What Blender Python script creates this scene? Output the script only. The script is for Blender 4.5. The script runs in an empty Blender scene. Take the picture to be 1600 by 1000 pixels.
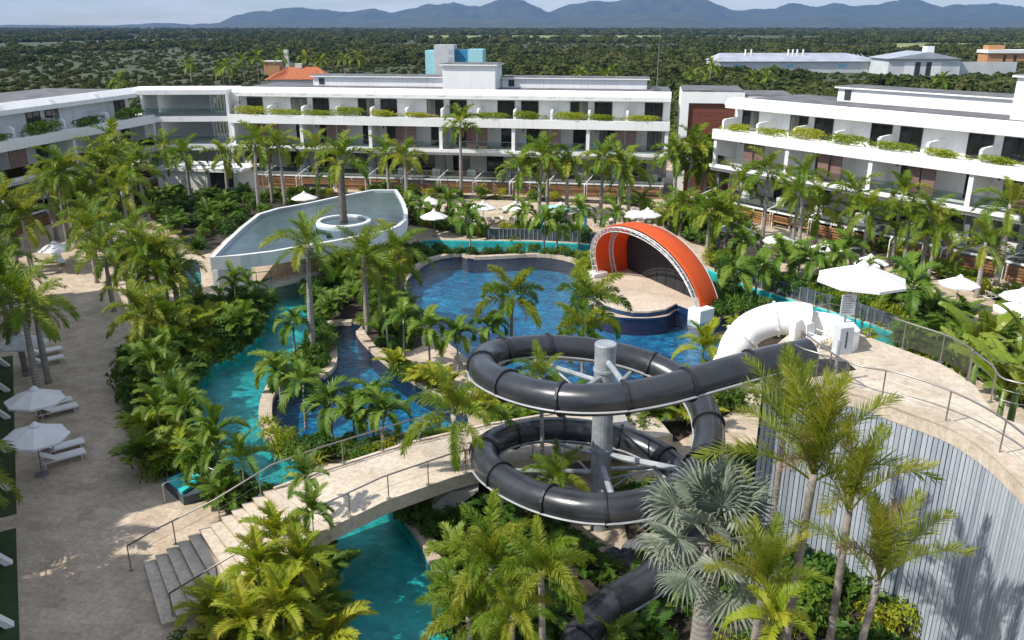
import bpy, bmesh, math, random
import numpy as np
from mathutils import Vector, Matrix, noise
from mathutils.geometry import delaunay_2d_cdt
R = math.radians
sc = bpy.context.scene
col = sc.collection
# ------------------------------------------------------------------ camera
H = 19.0; FPX = 1300.0; TILT = math.atan(460/1300)
CT, ST = math.cos(TILT), math.sin(TILT)
cd = bpy.data.cameras.new('camera'); cam = bpy.data.objects.new('camera', cd); col.objects.link(cam)
cam.location = (0, 0, H); cam.rotation_euler = (math.pi/2-TILT, 0, 0)
cd.sensor_width = 36; cd.lens = 36*FPX/1600; cd.clip_end = 60000; cd.clip_start = .5
sc.camera = cam
# ------------------------------------------------------------------ sky and sun
SUN_EL, SUN_AZ = 47, 20            # light travels towards (cos az, sin az) on the ground
w = bpy.data.worlds.new('World'); sc.world = w; w.use_nodes = True
nt = w.node_tree; bg = nt.nodes['Background']
sky = nt.nodes.new('ShaderNodeTexSky'); sky.sky_type = 'NISHITA'; sky.sun_disc = False
sky.sun_elevation = R(SUN_EL)
fx, fy = math.cos(R(SUN_AZ)), math.sin(R(SUN_AZ))
sky.sun_rotation = math.atan2(-fx, -fy)
sky.air_density = 1.0; sky.dust_density = .15; sky.ozone_density = 4.0
tc = nt.nodes.new('ShaderNodeTexCoord'); mp = nt.nodes.new('ShaderNodeMapping'); mp.inputs['Scale'].default_value = (4, 4, 45)
nz = nt.nodes.new('ShaderNodeTexNoise'); nz.inputs['Scale'].default_value = 2.2; nz.inputs['Detail'].default_value = 8; nz.inputs['Roughness'].default_value = .6
cr = nt.nodes.new('ShaderNodeValToRGB'); cr.color_ramp.elements[0].position = .40; cr.color_ramp.elements[1].position = .62
mx = nt.nodes.new('ShaderNodeMix'); mx.data_type = 'RGBA'
nt.links.new(tc.outputs['Generated'], mp.inputs[0]); nt.links.new(mp.outputs[0], nz.inputs['Vector'])
nt.links.new(nz.outputs[0], cr.inputs[0])
mu = nt.nodes.new('ShaderNodeMath'); mu.operation = 'MULTIPLY'; mu.inputs[1].default_value = .75
nt.links.new(cr.outputs[0], mu.inputs[0]); nt.links.new(mu.outputs[0], mx.inputs[0])
nt.links.new(sky.outputs[0], mx.inputs[6]); mx.inputs[7].default_value = (7.4, 7.5, 7.7, 1)
nt.links.new(mx.outputs[2], bg.inputs[0]); bg.inputs[1].default_value = .14
sl = bpy.data.lights.new('sun', 'SUN'); so = bpy.data.objects.new('sun', sl); col.objects.link(so)
sl.energy = 4.9; sl.angle = R(.53); sl.color = (1, .95, .87)
so.rotation_euler = Vector((fx*math.cos(R(SUN_EL)), fy*math.cos(R(SUN_EL)), -math.sin(R(SUN_EL)))).to_track_quat('-Z', 'Y').to_euler()
so.location = (-40, -20, 60)
vs = sc.view_settings; vs.view_transform = 'Standard'; vs.look = 'None'; vs.exposure = .34; vs.gamma = 1; vs.use_curve_mapping = False

# ------------------------------------------------------------------ helpers
def at(px, py, z=0.0):
    "point at height z seen at a pixel of the 1600x1000 photograph (only used for surveying the site)"
    u = (px-800)/FPX; v = (py-500)/FPX
    d = (u, CT-v*ST, -ST-v*CT); s = (z-H)/d[2]
    return Vector((d[0]*s, d[1]*s, z))
def height_at(p, py):
    "height above a ground point whose image row is py"
    v = (py-500)/FPX; dy = CT-v*ST; dz = -ST-v*CT
    return H + dz*(p.y/dy)
def P2(l, z=0.0): return [at(a, b, z).xy for a, b in l]
def tag(o, label=None, cat=None, group=None, kind=None):
    if label: o['label'] = label
    if cat: o['category'] = cat
    if group: o['group'] = group
    if kind: o['kind'] = kind
    return o
def empty(name, loc=(0, 0, 0), rz=0.0, label=None, cat=None, group=None, kind=None):
    o = bpy.data.objects.new(name, None); col.objects.link(o); o.location = loc; o.rotation_euler = (0, 0, rz)
    o.empty_display_size = .2
    return tag(o, label, cat, group, kind)
def link(name, me, parent=None, loc=(0, 0, 0), rot=(0, 0, 0), scale=1.0):
    o = bpy.data.objects.new(name, me); col.objects.link(o)
    o.parent = parent; o.location = loc; o.rotation_euler = rot
    o.scale = (scale,)*3 if isinstance(scale, (int, float)) else scale
    return o
def copy_tree(o, parent=None):
    c = o.copy(); col.objects.link(c); c.parent = parent
    for ch in list(o.children): copy_tree(ch, c)
    return c
class MB:
    def __init__(s): s.v = []; s.f = []; s.m = []
    def add(s, vs, fs, m=0):
        b = len(s.v); s.v += [tuple(q) for q in vs]
        for f in fs: s.f.append(tuple(i+b for i in f)); s.m.append(m)
        return s
    def box(s, x0, x1, y0, y1, z0, z1, m=0, mat=None):
        vs = [Vector((x, y, z)) for z in (z0, z1) for y in (y0, y1) for x in (x0, x1)]
        if mat is not None: vs = [mat @ q for q in vs]
        return s.add(vs, [(0, 2, 3, 1), (4, 5, 7, 6), (0, 1, 5, 4), (2, 6, 7, 3), (0, 4, 6, 2), (1, 3, 7, 5)], m)
    def prism(s, poly, z0, z1, m=0):
        n = len(poly); a = sum(poly[i][0]*poly[(i+1) % n][1]-poly[(i+1) % n][0]*poly[i][1] for i in range(n))
        if a < 0: poly = poly[::-1]
        vs = [(q[0], q[1], z0) for q in poly]+[(q[0], q[1], z1) for q in poly]
        fs = [tuple(range(n-1, -1, -1)), tuple(range(n, 2*n))]+[(i, (i+1) % n, n+(i+1) % n, n+i) for i in range(n)]
        return s.add(vs, fs, m)
    def bar(s, a, b, r, n=6, m=0, r2=None, caps=True): return s.tube([a, b], [r, r if r2 is None else r2], n, m, caps)
    def tube(s, path, rad, n=8, m=0, caps=True, closed=False):
        path = [Vector(q) for q in path]; k = len(path)
        if isinstance(rad, (int, float)): rad = [rad]*k
        vs = []; up = None
        for i, p in enumerate(path):
            if closed: t = path[(i+1) % k]-path[i-1]
            else: t = path[min(i+1, k-1)]-path[max(i-1, 0)]
            t.normalize()
            if up is None:
                up = Vector((0, 0, 1)) if abs(t.z) < .9 else Vector((1, 0, 0))
            x = up.cross(t); x.normalize(); y = t.cross(x); up = y
            for j in range(n):
                a = 2*math.pi*j/n; vs.append(p+x*(math.cos(a)*rad[i])+y*(math.sin(a)*rad[i]))
        fs = []
        for i in range(k if closed else k-1):
            i2 = (i+1) % k
            for j in range(n):
                j2 = (j+1) % n; fs.append((i*n+j, i*n+j2, i2*n+j2, i2*n+j))
        if caps and not closed: fs += [tuple(range(n-1, -1, -1)), tuple((k-1)*n+j for j in range(n))]
        return s.add(vs, fs, m)
    def lathe(s, prof, n=16, m=0, c=(0, 0, 0)):
        vs = [(c[0]+r*math.cos(2*math.pi*j/n), c[1]+r*math.sin(2*math.pi*j/n), c[2]+z) for r, z in prof for j in range(n)]
        fs = []
        for i in range(len(prof)-1):
            for j in range(n): fs.append((i*n+j, i*n+(j+1) % n, (i+1)*n+(j+1) % n, (i+1)*n+j))
        return s.add(vs, fs, m)
    def mesh(s, name, mats, smooth=False):
        me = bpy.data.meshes.new(name); me.from_pydata(s.v, [], s.f)
        for q in (mats if isinstance(mats, (list, tuple)) else [mats]): me.materials.append(q)
        if len(me.materials) > 1: me.polygons.foreach_set('material_index', s.m)
        if smooth: me.polygons.foreach_set('use_smooth', [True]*len(me.polygons))
        me.update(); return me
    def build(s, name, mats, parent=None, loc=(0, 0, 0), rz=0.0, smooth=False):
        return link(name, s.mesh(name, mats, smooth), parent, loc, (0, 0, rz))
def spline(pts, n=8, closed=False):
    pts = [Vector(p) for p in pts]; k = len(pts); out = []
    for i in range(k if closed else k-1):
        if closed: a, b, c, d = pts[i-1], pts[i], pts[(i+1) % k], pts[(i+2) % k]
        else: a, b, c, d = pts[max(i-1, 0)], pts[i], pts[i+1], pts[min(i+2, k-1)]
        for j in range(n):
            t = j/n; out.append(.5*((2*b)+(c-a)*t+(2*a-5*b+4*c-d)*t*t+(3*b-a-3*c+d)*t**3))
    if not closed: out.append(pts[-1])
    return out
def inside(p, poly):
    x, y = p[0], p[1]; r = False; n = len(poly); j = n-1
    for i in range(n):
        xi, yi = poly[i][0], poly[i][1]; xj, yj = poly[j][0], poly[j][1]
        if (yi > y) != (yj > y) and x < (xj-xi)*(y-yi)/(yj-yi)+xi: r = not r
        j = i
    return r
def offset_poly(poly, d):
    "push an open or closed polyline sideways (left positive)"
    n = len(poly); out = []
    for i in range(n):
        t = poly[(i+1) % n]-poly[i-1]; t = t.normalized(); out.append(poly[i]+Vector((-t.y, t.x))*d)
    return out
def area(poly): return .5*sum(poly[i][0]*poly[(i+1) % len(poly)][1]-poly[(i+1) % len(poly)][0]*poly[i][1] for i in range(len(poly)))
# ------------------------------------------------------------------ materials
class NT:
    def __init__(s, name):
        s.m = bpy.data.materials.new(name); s.m.use_nodes = True; s.t = s.m.node_tree; s.n = s.t.nodes
        s.b = s.n['Principled BSDF']; s.o = s.n['Material Output']
    def new(s, k, **kw):
        q = s.n.new(k)
        for a, b in kw.items():
            if a.startswith('i_'):
                key = a[2:].replace('_', ' ')
                q.inputs[int(key) if key.isdigit() else key].default_value = b
            else: setattr(q, a, b)
        return q
    def l(s, a, b): s.t.links.new(a, b)
    def noise(s, scale, detail=4, rough=.55, coord='Object', stretch=None):
        t = s.new('ShaderNodeTexCoord'); v = t.outputs[coord]
        if stretch:
            mpn = s.new('ShaderNodeMapping'); mpn.inputs['Scale'].default_value = stretch; s.l(v, mpn.inputs[0]); v = mpn.outputs[0]
        q = s.new('ShaderNodeTexNoise'); q.inputs['Scale'].default_value = scale; q.inputs['Detail'].default_value = detail; q.inputs['Roughness'].default_value = rough
        s.l(v, q.inputs['Vector']); return q.outputs[0]
    def ramp(s, fac, stops):
        q = s.new('ShaderNodeValToRGB'); e = q.color_ramp.elements
        while len(e) < len(stops): e.new(.5)
        for i, (p, c) in enumerate(stops): e[i].position = p; e[i].color = (*c, 1)
        s.l(fac, q.inputs[0]); return q.outputs[0]
    def mix(s, fac, a, b, mode='MIX'):
        q = s.new('ShaderNodeMix', data_type='RGBA', blend_type=mode)
        for v, i in ((fac, 0), (a, 6), (b, 7)):
            if isinstance(v, (int, float)): q.inputs[i].default_value = v
            elif isinstance(v, tuple): q.inputs[i].default_value = (*v, 1)
            else: s.l(v, q.inputs[i])
        return q.outputs[2]
    def math(s, op, a, b=None):
        q = s.new('ShaderNodeMath', operation=op)
        for v, i in ((a, 0), (b, 1)):
            if v is None: continue
            if isinstance(v, (int, float)): q.inputs[i].default_value = v
            else: s.l(v, q.inputs[i])
        return q.outputs[0]
    def bump(s, h, strength=.3, dist=.02):
        q = s.new('ShaderNodeBump', i_Strength=strength, i_Distance=dist); s.l(h, q.inputs['Height']); s.l(q.outputs[0], s.b.inputs['Normal']); return q
M = {}
def plain(name, c, rough=.6, metal=0.0, var=.12, scale=1.5, bump=0.0, bscale=30, dark=None, spec=None, rand=0.0, coord='Object'):
    t = NT(name); n = t.noise(scale, 6, .6, coord)
    lo = tuple(x*(1-var*1.6) for x in c) if dark is None else dark; hi = tuple(min(1, x*(1+var)) for x in c)
    cc = t.ramp(n, [(.32, lo), (.68, hi)])
    if rand:
        oi = t.new('ShaderNodeObjectInfo'); hs = t.new('ShaderNodeHueSaturation'); t.l(cc, hs.inputs['Color'])
        t.l(t.math('ADD', t.math('MULTIPLY', oi.outputs['Random'], rand*2), 1-rand), hs.inputs['Value']); cc = hs.outputs[0]
    t.l(cc, t.b.inputs['Base Color']); t.b.inputs['Roughness'].default_value = rough; t.b.inputs['Metallic'].default_value = metal
    if spec is not None: t.b.inputs['Specular IOR Level'].default_value = spec
    if bump: t.bump(t.noise(bscale, 5, .6, coord), bump, .02)
    M[name] = t.m; return t.m
def leaf(name, c1, c2, c3=None, rough=.5, trans=.32, vary=.35, spec=.25):
    "foliage: colour differs from plant to plant and along the crown, leaves let some light through"
    t = NT(name); oi = t.new('ShaderNodeObjectInfo'); n = t.noise(1.3, 3, .6)
    f = t.math('ADD', t.math('MULTIPLY', oi.outputs['Random'], .55), t.math('MULTIPLY', n, .55))
    st = [(.2, c1), (.75, c2)] if c3 is None else [(.15, c1), (.55, c2), (.92, c3)]
    c = t.ramp(f, st)
    n2 = t.noise(9, 2, .5); c = t.mix(vary, c, t.ramp(n2, [(.35, (.35, .35, .35)), (.65, (1.0, 1.0, 1.0))]), 'MULTIPLY')
    t.l(c, t.b.inputs['Base Color']); t.b.inputs['Roughness'].default_value = rough; t.b.inputs['Specular IOR Level'].default_value = spec
    tr = t.new('ShaderNodeBsdfTranslucent'); t.l(t.mix(1.0, c, (1.25, 1.2, .55), 'MULTIPLY'), tr.inputs[0])
    mxn = t.new('ShaderNodeMixShader'); mxn.inputs[0].default_value = trans
    t.l(t.b.outputs[0], mxn.inputs[1]); t.l(tr.outputs[0], mxn.inputs[2]); t.l(mxn.outputs[0], t.o.inputs[0])
    M[name] = t.m; return t.m
t = NT('white'); n = t.noise(1.1, 6, .65, stretch=(2.2, 2.2, .22)); n2 = t.noise(.3, 5, .6)
c = t.mix(.8, t.ramp(n, [(.30, (.62, .615, .59)), (.46, (.755, .755, .745))]), t.ramp(n2, [(.3, (.90, .90, .89)), (.6, (1.0, 1.0, 1.0))]), 'MULTIPLY'); t.l(c, t.b.inputs['Base Color']); t.b.inputs['Roughness'].default_value = .6; t.bump(t.noise(12, 4), .06, .01); M['white'] = t.m
plain('cream', (.62, .60, .55), .7, var=.08)
plain('roof_grey', (.13, .13, .135), .9, var=.3, scale=.6, bump=.3, bscale=20)
plain('fascia_dark', (.03, .032, .035), .6)
plain('dark_frame', (.025, .026, .028), .4)
plain('grey_col', (.16, .165, .17), .6)
plain('steel', (.52, .52, .53), .32, 1.0, var=.06)
plain('rail_steel', (.33, .31, .28), .42, .85, var=.1)
plain('tube', (.030, .033, .038), .27, var=.25, scale=.8, spec=.6)
t = M['tube'].node_tree; q = t.nodes.new('ShaderNodeTexNoise'); q.inputs['Scale'].default_value = 2.5; q.inputs['Detail'].default_value = 8; mr = t.nodes.new('ShaderNodeMapRange'); mr.inputs[1].default_value = .35; mr.inputs[2].default_value = .7; mr.inputs[3].default_value = .22; mr.inputs[4].default_value = .38; t.links.new(q.outputs[0], mr.inputs[0]); t.links.new(mr.outputs[0], t.nodes['Principled BSDF'].inputs['Roughness'])
plain('tube_flange', (.018, .019, .022), .5)
plain('tube_seam', (.32, .33, .34), .5)
plain('white_tube', (.82, .82, .80), .25, var=.03)
plain('galv', (.36, .39, .41), .5, .3, var=.2, scale=2.5)
plain('fabric', (.68, .67, .65), .85, var=.05, scale=2)
plain('sling', (.74, .73, .70), .8, var=.05)
leaf('orange', (.60, .085, .018), (.74, .125, .025), rough=.55, trans=.3, vary=.08)
plain('truss', (.62, .60, .58), .4, .3)
plain('screen', (.018, .02, .021), .8, var=.3, scale=1)
plain('soil', (.045, .033, .022), .95, var=.5, scale=3, bump=.6, bscale=15)
plain('black_mat', (.012, .012, .013), .7)
plain('bark', (.23, .20, .17), .85, var=.35, scale=3, bump=.5, bscale=14, rand=.12)
plain('rock', (.10, .10, .11), .85, var=.5, scale=2, bump=.8, bscale=5)
plain('blue_wall', (.22, .45, .60), .8, var=.08)
plain('blue_wall_deep', (.03, .20, .36), .8, var=.08)
plain('cyan_wall', (.33, .62, .68), .8)
plain('terracotta', (.50, .16, .065), .8, var=.2, scale=3)
plain('ochre', (.46, .23, .10), .8)
plain('metal_roof', (.42, .45, .50), .5, .3, var=.12, scale=.2)
plain('pale_wall', (.50, .52, .53), .8, var=.08, scale=.3)
plain('teal_paint', (.02, .20, .24), .5)
ORD = ['first', 'second', 'third', 'fourth', 'fifth', 'sixth', 'seventh', 'eighth', 'ninth', 'tenth', 'eleventh', 'twelfth', 'thirteenth', 'fourteenth', 'fifteenth', 'sixteenth']
# travertine paving: warm beige slabs laid in courses, stained
def travertine(name, c1, c2, joint=.80, scale=1.0, stains=.5, bw=.8, rh=.5):
    t = NT(name); tc_ = t.new('ShaderNodeTexCoord'); mpn = t.new('ShaderNodeMapping'); mpn.inputs['Rotation'].default_value = (0, 0, .21); t.l(tc_.outputs['Object'], mpn.inputs[0])
    br = t.new('ShaderNodeTexBrick'); t.l(mpn.outputs[0], br.inputs['Vector'])
    br.inputs['Scale'].default_value = scale; br.inputs['Mortar Size'].default_value = .007; br.inputs['Brick Width'].default_value = bw; br.inputs['Row Height'].default_value = rh
    br.inputs['Color1'].default_value = (*c1, 1); br.inputs['Color2'].default_value = (*c2, 1); br.inputs['Mortar'].default_value = (*[x*joint for x in c1], 1)
    n1 = t.noise(.28, 9, .7); n2 = t.noise(5, 8, .8); n3 = t.noise(.9, 7, .7)
    c = t.mix(.6, br.outputs[0], t.ramp(n1, [(.32, (.70, .66, .62)), (.60, (1.0, 1.0, 1.0))]), 'MULTIPLY')
    c = t.mix(.55, c, t.ramp(n2, [(.38, (.48, .45, .42)), (.56, (1.0, 1.0, 1.0))]), 'MULTIPLY')
    c = t.mix(stains, c, t.ramp(n3, [(.36, (.66, .58, .50)), (.56, (1.0, 1.0, 1.0))]), 'MULTIPLY')
    t.l(c, t.b.inputs['Base Color']); t.b.inputs['Roughness'].default_value = .8
    t.bump(n2, .25, .01); M[name] = t.m
travertine('paving', (.60, .50, .375), (.48, .395, .295), joint=.6)
travertine('deck_stone', (.64, .56, .45), (.59, .51, .405), stains=.35)
travertine('coping', (.56, .47, .37), (.52, .43, .33), stains=.3)
# pool tiling and water
def mosaic(name, stops, scale=5.0):
    t = NT(name); tc_ = t.new('ShaderNodeTexCoord')
    vo = t.new('ShaderNodeTexVoronoi', i_Scale=scale); t.l(tc_.outputs['Object'], vo.inputs['Vector'])
    sp = t.new('ShaderNodeSeparateColor'); t.l(vo.outputs['Color'], sp.inputs[0])
    n = t.noise(1.2, 4, .6); f = t.math('ADD', t.math('MULTIPLY', sp.outputs[0], .45), t.math('MULTIPLY', n, .6))
    t.l(t.ramp(f, stops), t.b.inputs['Base Color']); t.b.inputs['Roughness'].default_value = .4; M[name] = t.m
mosaic('mosaic_blue', [(.25, (.004, .11, .28)), (.55, (.009, .23, .44)), (.8, (.03, .42, .60))])
mosaic('mosaic_teal', [(.25, (.018, .37, .385)), (.8, (.065, .60, .575))], 3)
mosaic('mosaic_navy', [(.2, (.004, .012, .045)), (.8, (.012, .045, .12))], 8)
def water(name, tint, lines, lo, amp=.8, sc1=1.6, gloss=.5):
    "clear rippled surface; sun caustics are painted into its tint as a cell pattern"
    t = NT(name); t.n.remove(t.b)
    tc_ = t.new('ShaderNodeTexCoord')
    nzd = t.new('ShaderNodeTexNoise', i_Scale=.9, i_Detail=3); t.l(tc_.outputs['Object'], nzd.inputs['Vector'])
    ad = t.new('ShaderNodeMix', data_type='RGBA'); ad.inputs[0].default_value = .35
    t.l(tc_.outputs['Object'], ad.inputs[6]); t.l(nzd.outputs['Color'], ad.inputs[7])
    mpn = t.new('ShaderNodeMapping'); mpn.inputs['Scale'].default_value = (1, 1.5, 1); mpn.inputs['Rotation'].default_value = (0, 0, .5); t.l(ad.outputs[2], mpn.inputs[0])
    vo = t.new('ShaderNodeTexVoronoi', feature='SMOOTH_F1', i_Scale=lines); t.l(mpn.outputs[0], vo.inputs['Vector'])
    c = t.ramp(vo.outputs[0], [(.10, tuple(x*lo for x in tint)), (.42, tuple(x*(lo+.12) for x in tint)), (.68, tint)])  # caustic light painted into the transparent colour, not focused by ripples
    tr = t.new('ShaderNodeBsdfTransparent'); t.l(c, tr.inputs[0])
    gl = t.new('ShaderNodeBsdfGlossy', i_Roughness=.06); gl.inputs[0].default_value = (.9, .95, 1, 1)
    nb = t.noise(sc1, 5, .6, stretch=(1, 1.7, 1)); nb2 = t.noise(sc1*4, 3, .5)
    bp = t.new('ShaderNodeBump', i_Strength=amp, i_Distance=.12); t.l(t.math('ADD', nb, t.math('MULTIPLY', nb2, .25)), bp.inputs['Height'])
    t.l(bp.outputs[0], gl.inputs['Normal'])
    fr = t.new('ShaderNodeFresnel', i_IOR=1.33); t.l(bp.outputs[0], fr.inputs['Normal'])
    ms = t.new('ShaderNodeMixShader'); t.l(fr.outputs[0], ms.inputs[0]); t.l(tr.outputs[0], ms.inputs[1]); t.l(gl.outputs[0], ms.inputs[2])
    t.l(ms.outputs[0], t.o.inputs[0]); M[name] = t.m
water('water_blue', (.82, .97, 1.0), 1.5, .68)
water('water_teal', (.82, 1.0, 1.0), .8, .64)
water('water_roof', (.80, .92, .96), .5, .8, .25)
# wooden boards
def wood(name, c1, c2, rand=.3):
    t = NT(name); n = t.noise(3, 5, .6, stretch=(.25, 6, 6)); oi = t.new('ShaderNodeObjectInfo')
    c = t.ramp(n, [(.3, c1), (.7, c2)]); hs = t.new('ShaderNodeHueSaturation'); t.l(c, hs.inputs['Color'])
    t.l(t.math('ADD', t.math('MULTIPLY', oi.outputs['Random'], rand*2), 1-rand), hs.inputs['Value']); t.l(hs.outputs[0], t.b.inputs['Base Color'])
    t.b.inputs['Roughness'].default_value = .6; M[name] = t.m
wood('fence_wood', (.17, .080, .030), (.32, .16, .065), .4)
wood('shutter_wood', (.17, .095, .075), (.25, .145, .115), .12)
wood('louver_red', (.13, .035, .022), (.19, .055, .034), .1)
# glass
def glass(name, c, rough=.05):
    t = NT(name); t.b.inputs['Base Color'].default_value = (*c, 1); t.b.inputs['Roughness'].default_value = rough
    t.b.inputs['Specular IOR Level'].default_value = .6
    n = t.noise(.7, 3); oi = t.new('ShaderNodeObjectInfo')
    cu = t.ramp(t.noise(2.2, 3, .5, stretch=(4, 1, .1)), [(.35, (.10, .095, .085)), (.65, (.26, .25, .23))])      # drawn curtain behind some panes
    t.l(t.mix(t.math('GREATER_THAN', oi.outputs['Random'], .78), t.ramp(n, [(.35, tuple(x*.4 for x in c)), (.7, tuple(x*1.8 for x in c))]), cu), t.b.inputs['Base Color']); M[name] = t.m
glass('window_glass', (.018, .02, .022))
t = NT('clear_glass'); t.n.remove(t.b); tr = t.new('ShaderNodeBsdfTransparent'); tr.inputs[0].default_value = (.80, .88, .87, 1)
gl = t.new('ShaderNodeBsdfGlossy', i_Roughness=.03); fr = t.new('ShaderNodeFresnel', i_IOR=1.5); ms = t.new('ShaderNodeMixShader')
t.l(fr.outputs[0], ms.inputs[0]); t.l(tr.outputs[0], ms.inputs[1]); t.l(gl.outputs[0], ms.inputs[2]); t.l(ms.outputs[0], t.o.inputs[0]); M['clear_glass'] = t.m
# woven wire infill: fine criss-cross wires, open between them
t = NT('wire_mesh'); tc_ = t.new('ShaderNodeTexCoord'); wv = []
for sx in (1, -1):
    mpn = t.new('ShaderNodeMapping'); mpn.inputs['Rotation'].default_value = (0, 0, sx*.62); t.l(tc_.outputs['UV'], mpn.inputs[0])
    q = t.new('ShaderNodeTexWave', i_Scale=2.6); t.l(mpn.outputs[0], q.inputs['Vector']); wv.append(t.math('GREATER_THAN', q.outputs['Fac'], .93))
tr = t.new('ShaderNodeBsdfTransparent'); ms = t.new('ShaderNodeMixShader'); t.l(t.math('MAXIMUM', wv[0], wv[1]), ms.inputs[0])
t.l(tr.outputs[0], ms.inputs[1]); t.l(t.b.outputs[0], ms.inputs[2]); t.b.inputs['Base Color'].default_value = (.12, .12, .11, 1); t.b.inputs['Metallic'].default_value = .5
t.l(ms.outputs[0], t.o.inputs[0]); M['wire_mesh'] = t.m
# board-marked concrete of the tower: bluish, streaked down
def streaky(name, c1, c2, c3):
    t = NT(name); oi = t.new('ShaderNodeObjectInfo'); n = t.noise(1.2, 7, .65, stretch=(3.0, 3.0, .25)); n2 = t.noise(14, 4, .7)
    n3 = t.noise(.5, 3)
    c = t.ramp(t.math('ADD', t.math('MULTIPLY', n, .75), t.math('MULTIPLY', oi.outputs['Random'], .25)), [(.3, c1), (.55, c2), (.8, c3)])
    c = t.mix(.35, c, t.ramp(n2, [(.3, (.55, .55, .55)), (.6, (1., 1., 1.))]), 'MULTIPLY')
    t.l(c, t.b.inputs['Base Color']); t.b.inputs['Roughness'].default_value = .7; t.bump(n2, .3, .01); M[name] = t.m
streaky('concrete_blue', (.20, .235, .285), (.35, .385, .43), (.50, .52, .54))
streaky('concrete', (.28, .27, .25), (.36, .34, .31), (.42, .40, .37))
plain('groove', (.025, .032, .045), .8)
plain('shaded_terrace', (.17, .165, .155), .7)  # dark grey stands in for the shade under the overhang
plain('roof_tiles', (.09, .12, .12), .5, var=.3, scale=.8)
plain('field_grass', (.20, .22, .07), .95, var=.3, scale=.02)
plain('slate_panel', (.05, .07, .085), .6, var=.3)
# lawn and wild ground
t = NT('lawn'); n = t.noise(2, 6, .7); n2 = t.noise(60, 3, .7)
c = t.mix(.6, t.ramp(n, [(.3, (.02, .045, .008)), (.7, (.05, .10, .018))]), t.ramp(n2, [(.3, (.4, .4, .4)), (.7, (1., 1., 1.))]), 'MULTIPLY'); t.l(c, t.b.inputs['Base Color']); t.b.inputs['Roughness'].default_value = .9; t.bump(n2, .8, .04); M['lawn'] = t.m
t = NT('wild_ground'); n = t.noise(.012, 8, .6); n2 = t.noise(.0025, 5, .55); n3 = t.noise(.15, 5, .6)
c = t.ramp(n, [(.30, (.028, .042, .013)), (.50, (.045, .06, .019)), (.72, (.075, .08, .027))])
c = t.mix(t.ramp(n2, [(.62, (0, 0, 0)), (.72, (1., 1., 1.))]), c, (.07, .082, .027)); c = t.mix(.5, c, t.ramp(n3, [(.3, (.45, .45, .45)), (.7, (1., 1., 1.))]), 'MULTIPLY')
t.l(c, t.b.inputs['Base Color']); t.b.inputs['Roughness'].default_value = .95; M['wild_ground'] = t.m
t = NT('hill_green'); n = t.noise(.004, 8, .62); t.l(t.ramp(n, [(.3, (.018, .028, .012)), (.6, (.045, .055, .024)), (.8, (.085, .08, .04))]), t.b.inputs['Base Color']); t.b.inputs['Roughness'].default_value = .95; M['hill_green'] = t.m
# foliage
leaf('leaf_royal', (0.075, 0.155, 0.009), (0.172, 0.259, 0.016), (0.322, 0.322, 0.034), trans=.36)
leaf('leaf_young', (0.063, 0.149, 0.016), (0.138, 0.241, 0.025), (0.230, 0.310, 0.040))
leaf('leaf_bright', (0.172, 0.253, 0.014), (0.310, 0.368, 0.023), (0.460, 0.425, 0.046), trans=.42)
leaf('leaf_dark', (0.032, 0.092, 0.014), (0.069, 0.155, 0.021), (0.127, 0.207, 0.029))
leaf('leaf_mid', (0.063, 0.132, 0.016), (0.127, 0.218, 0.023), (0.218, 0.287, 0.034))
leaf('leaf_silver', (.12, .155, .11), (.18, .215, .16), (.25, .28, .21), trans=.12, vary=.35)
leaf('leaf_date', (.12, .18, .015), (.21, .26, .022), (.33, .31, .035), trans=.4)
leaf('leaf_dry', (.20, .13, .06), (.32, .23, .12), trans=.15)
leaf('leaf_banana', (.13, .20, .02), (.21, .28, .03), (.30, .32, .06), rough=.3)
leaf('forest_leaf', (.034, .056, .016), (.070, .088, .026), (.130, .125, .045), trans=.1, vary=.3, rough=.85, spec=.05)
plain('shaft_green', (.12, .19, .03), .4, var=.3, scale=2, rand=.2)
t = NT('palm_trunk'); n = t.noise(3, 5, .6); tc_ = t.new('ShaderNodeTexCoord'); oi = t.new('ShaderNodeObjectInfo')
wvn = t.new('ShaderNodeTexWave', bands_direction='Z', i_Scale=1.8, i_Distortion=1.2); wvn.inputs['Detail'].default_value = 3; t.l(tc_.outputs['Object'], wvn.inputs['Vector'])
c = t.ramp(n, [(.3, (.22, .20, .175)), (.7, (.38, .355, .32))]); c = t.mix(.5, c, t.ramp(wvn.outputs['Fac'], [(.05, (.45, .42, .38)), (.3, (1., 1., 1.))]), 'MULTIPLY')
hs = t.new('ShaderNodeHueSaturation'); t.l(c, hs.inputs['Color']); t.l(t.math('ADD', t.math('MULTIPLY', oi.outputs['Random'], .5), .72), hs.inputs['Value']); t.l(hs.outputs[0], t.b.inputs['Base Color']); t.b.inputs['Roughness'].default_value = .85; t.bump(wvn.outputs['Fac'], .4, .02); M['palm_trunk'] = t.m

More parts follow.
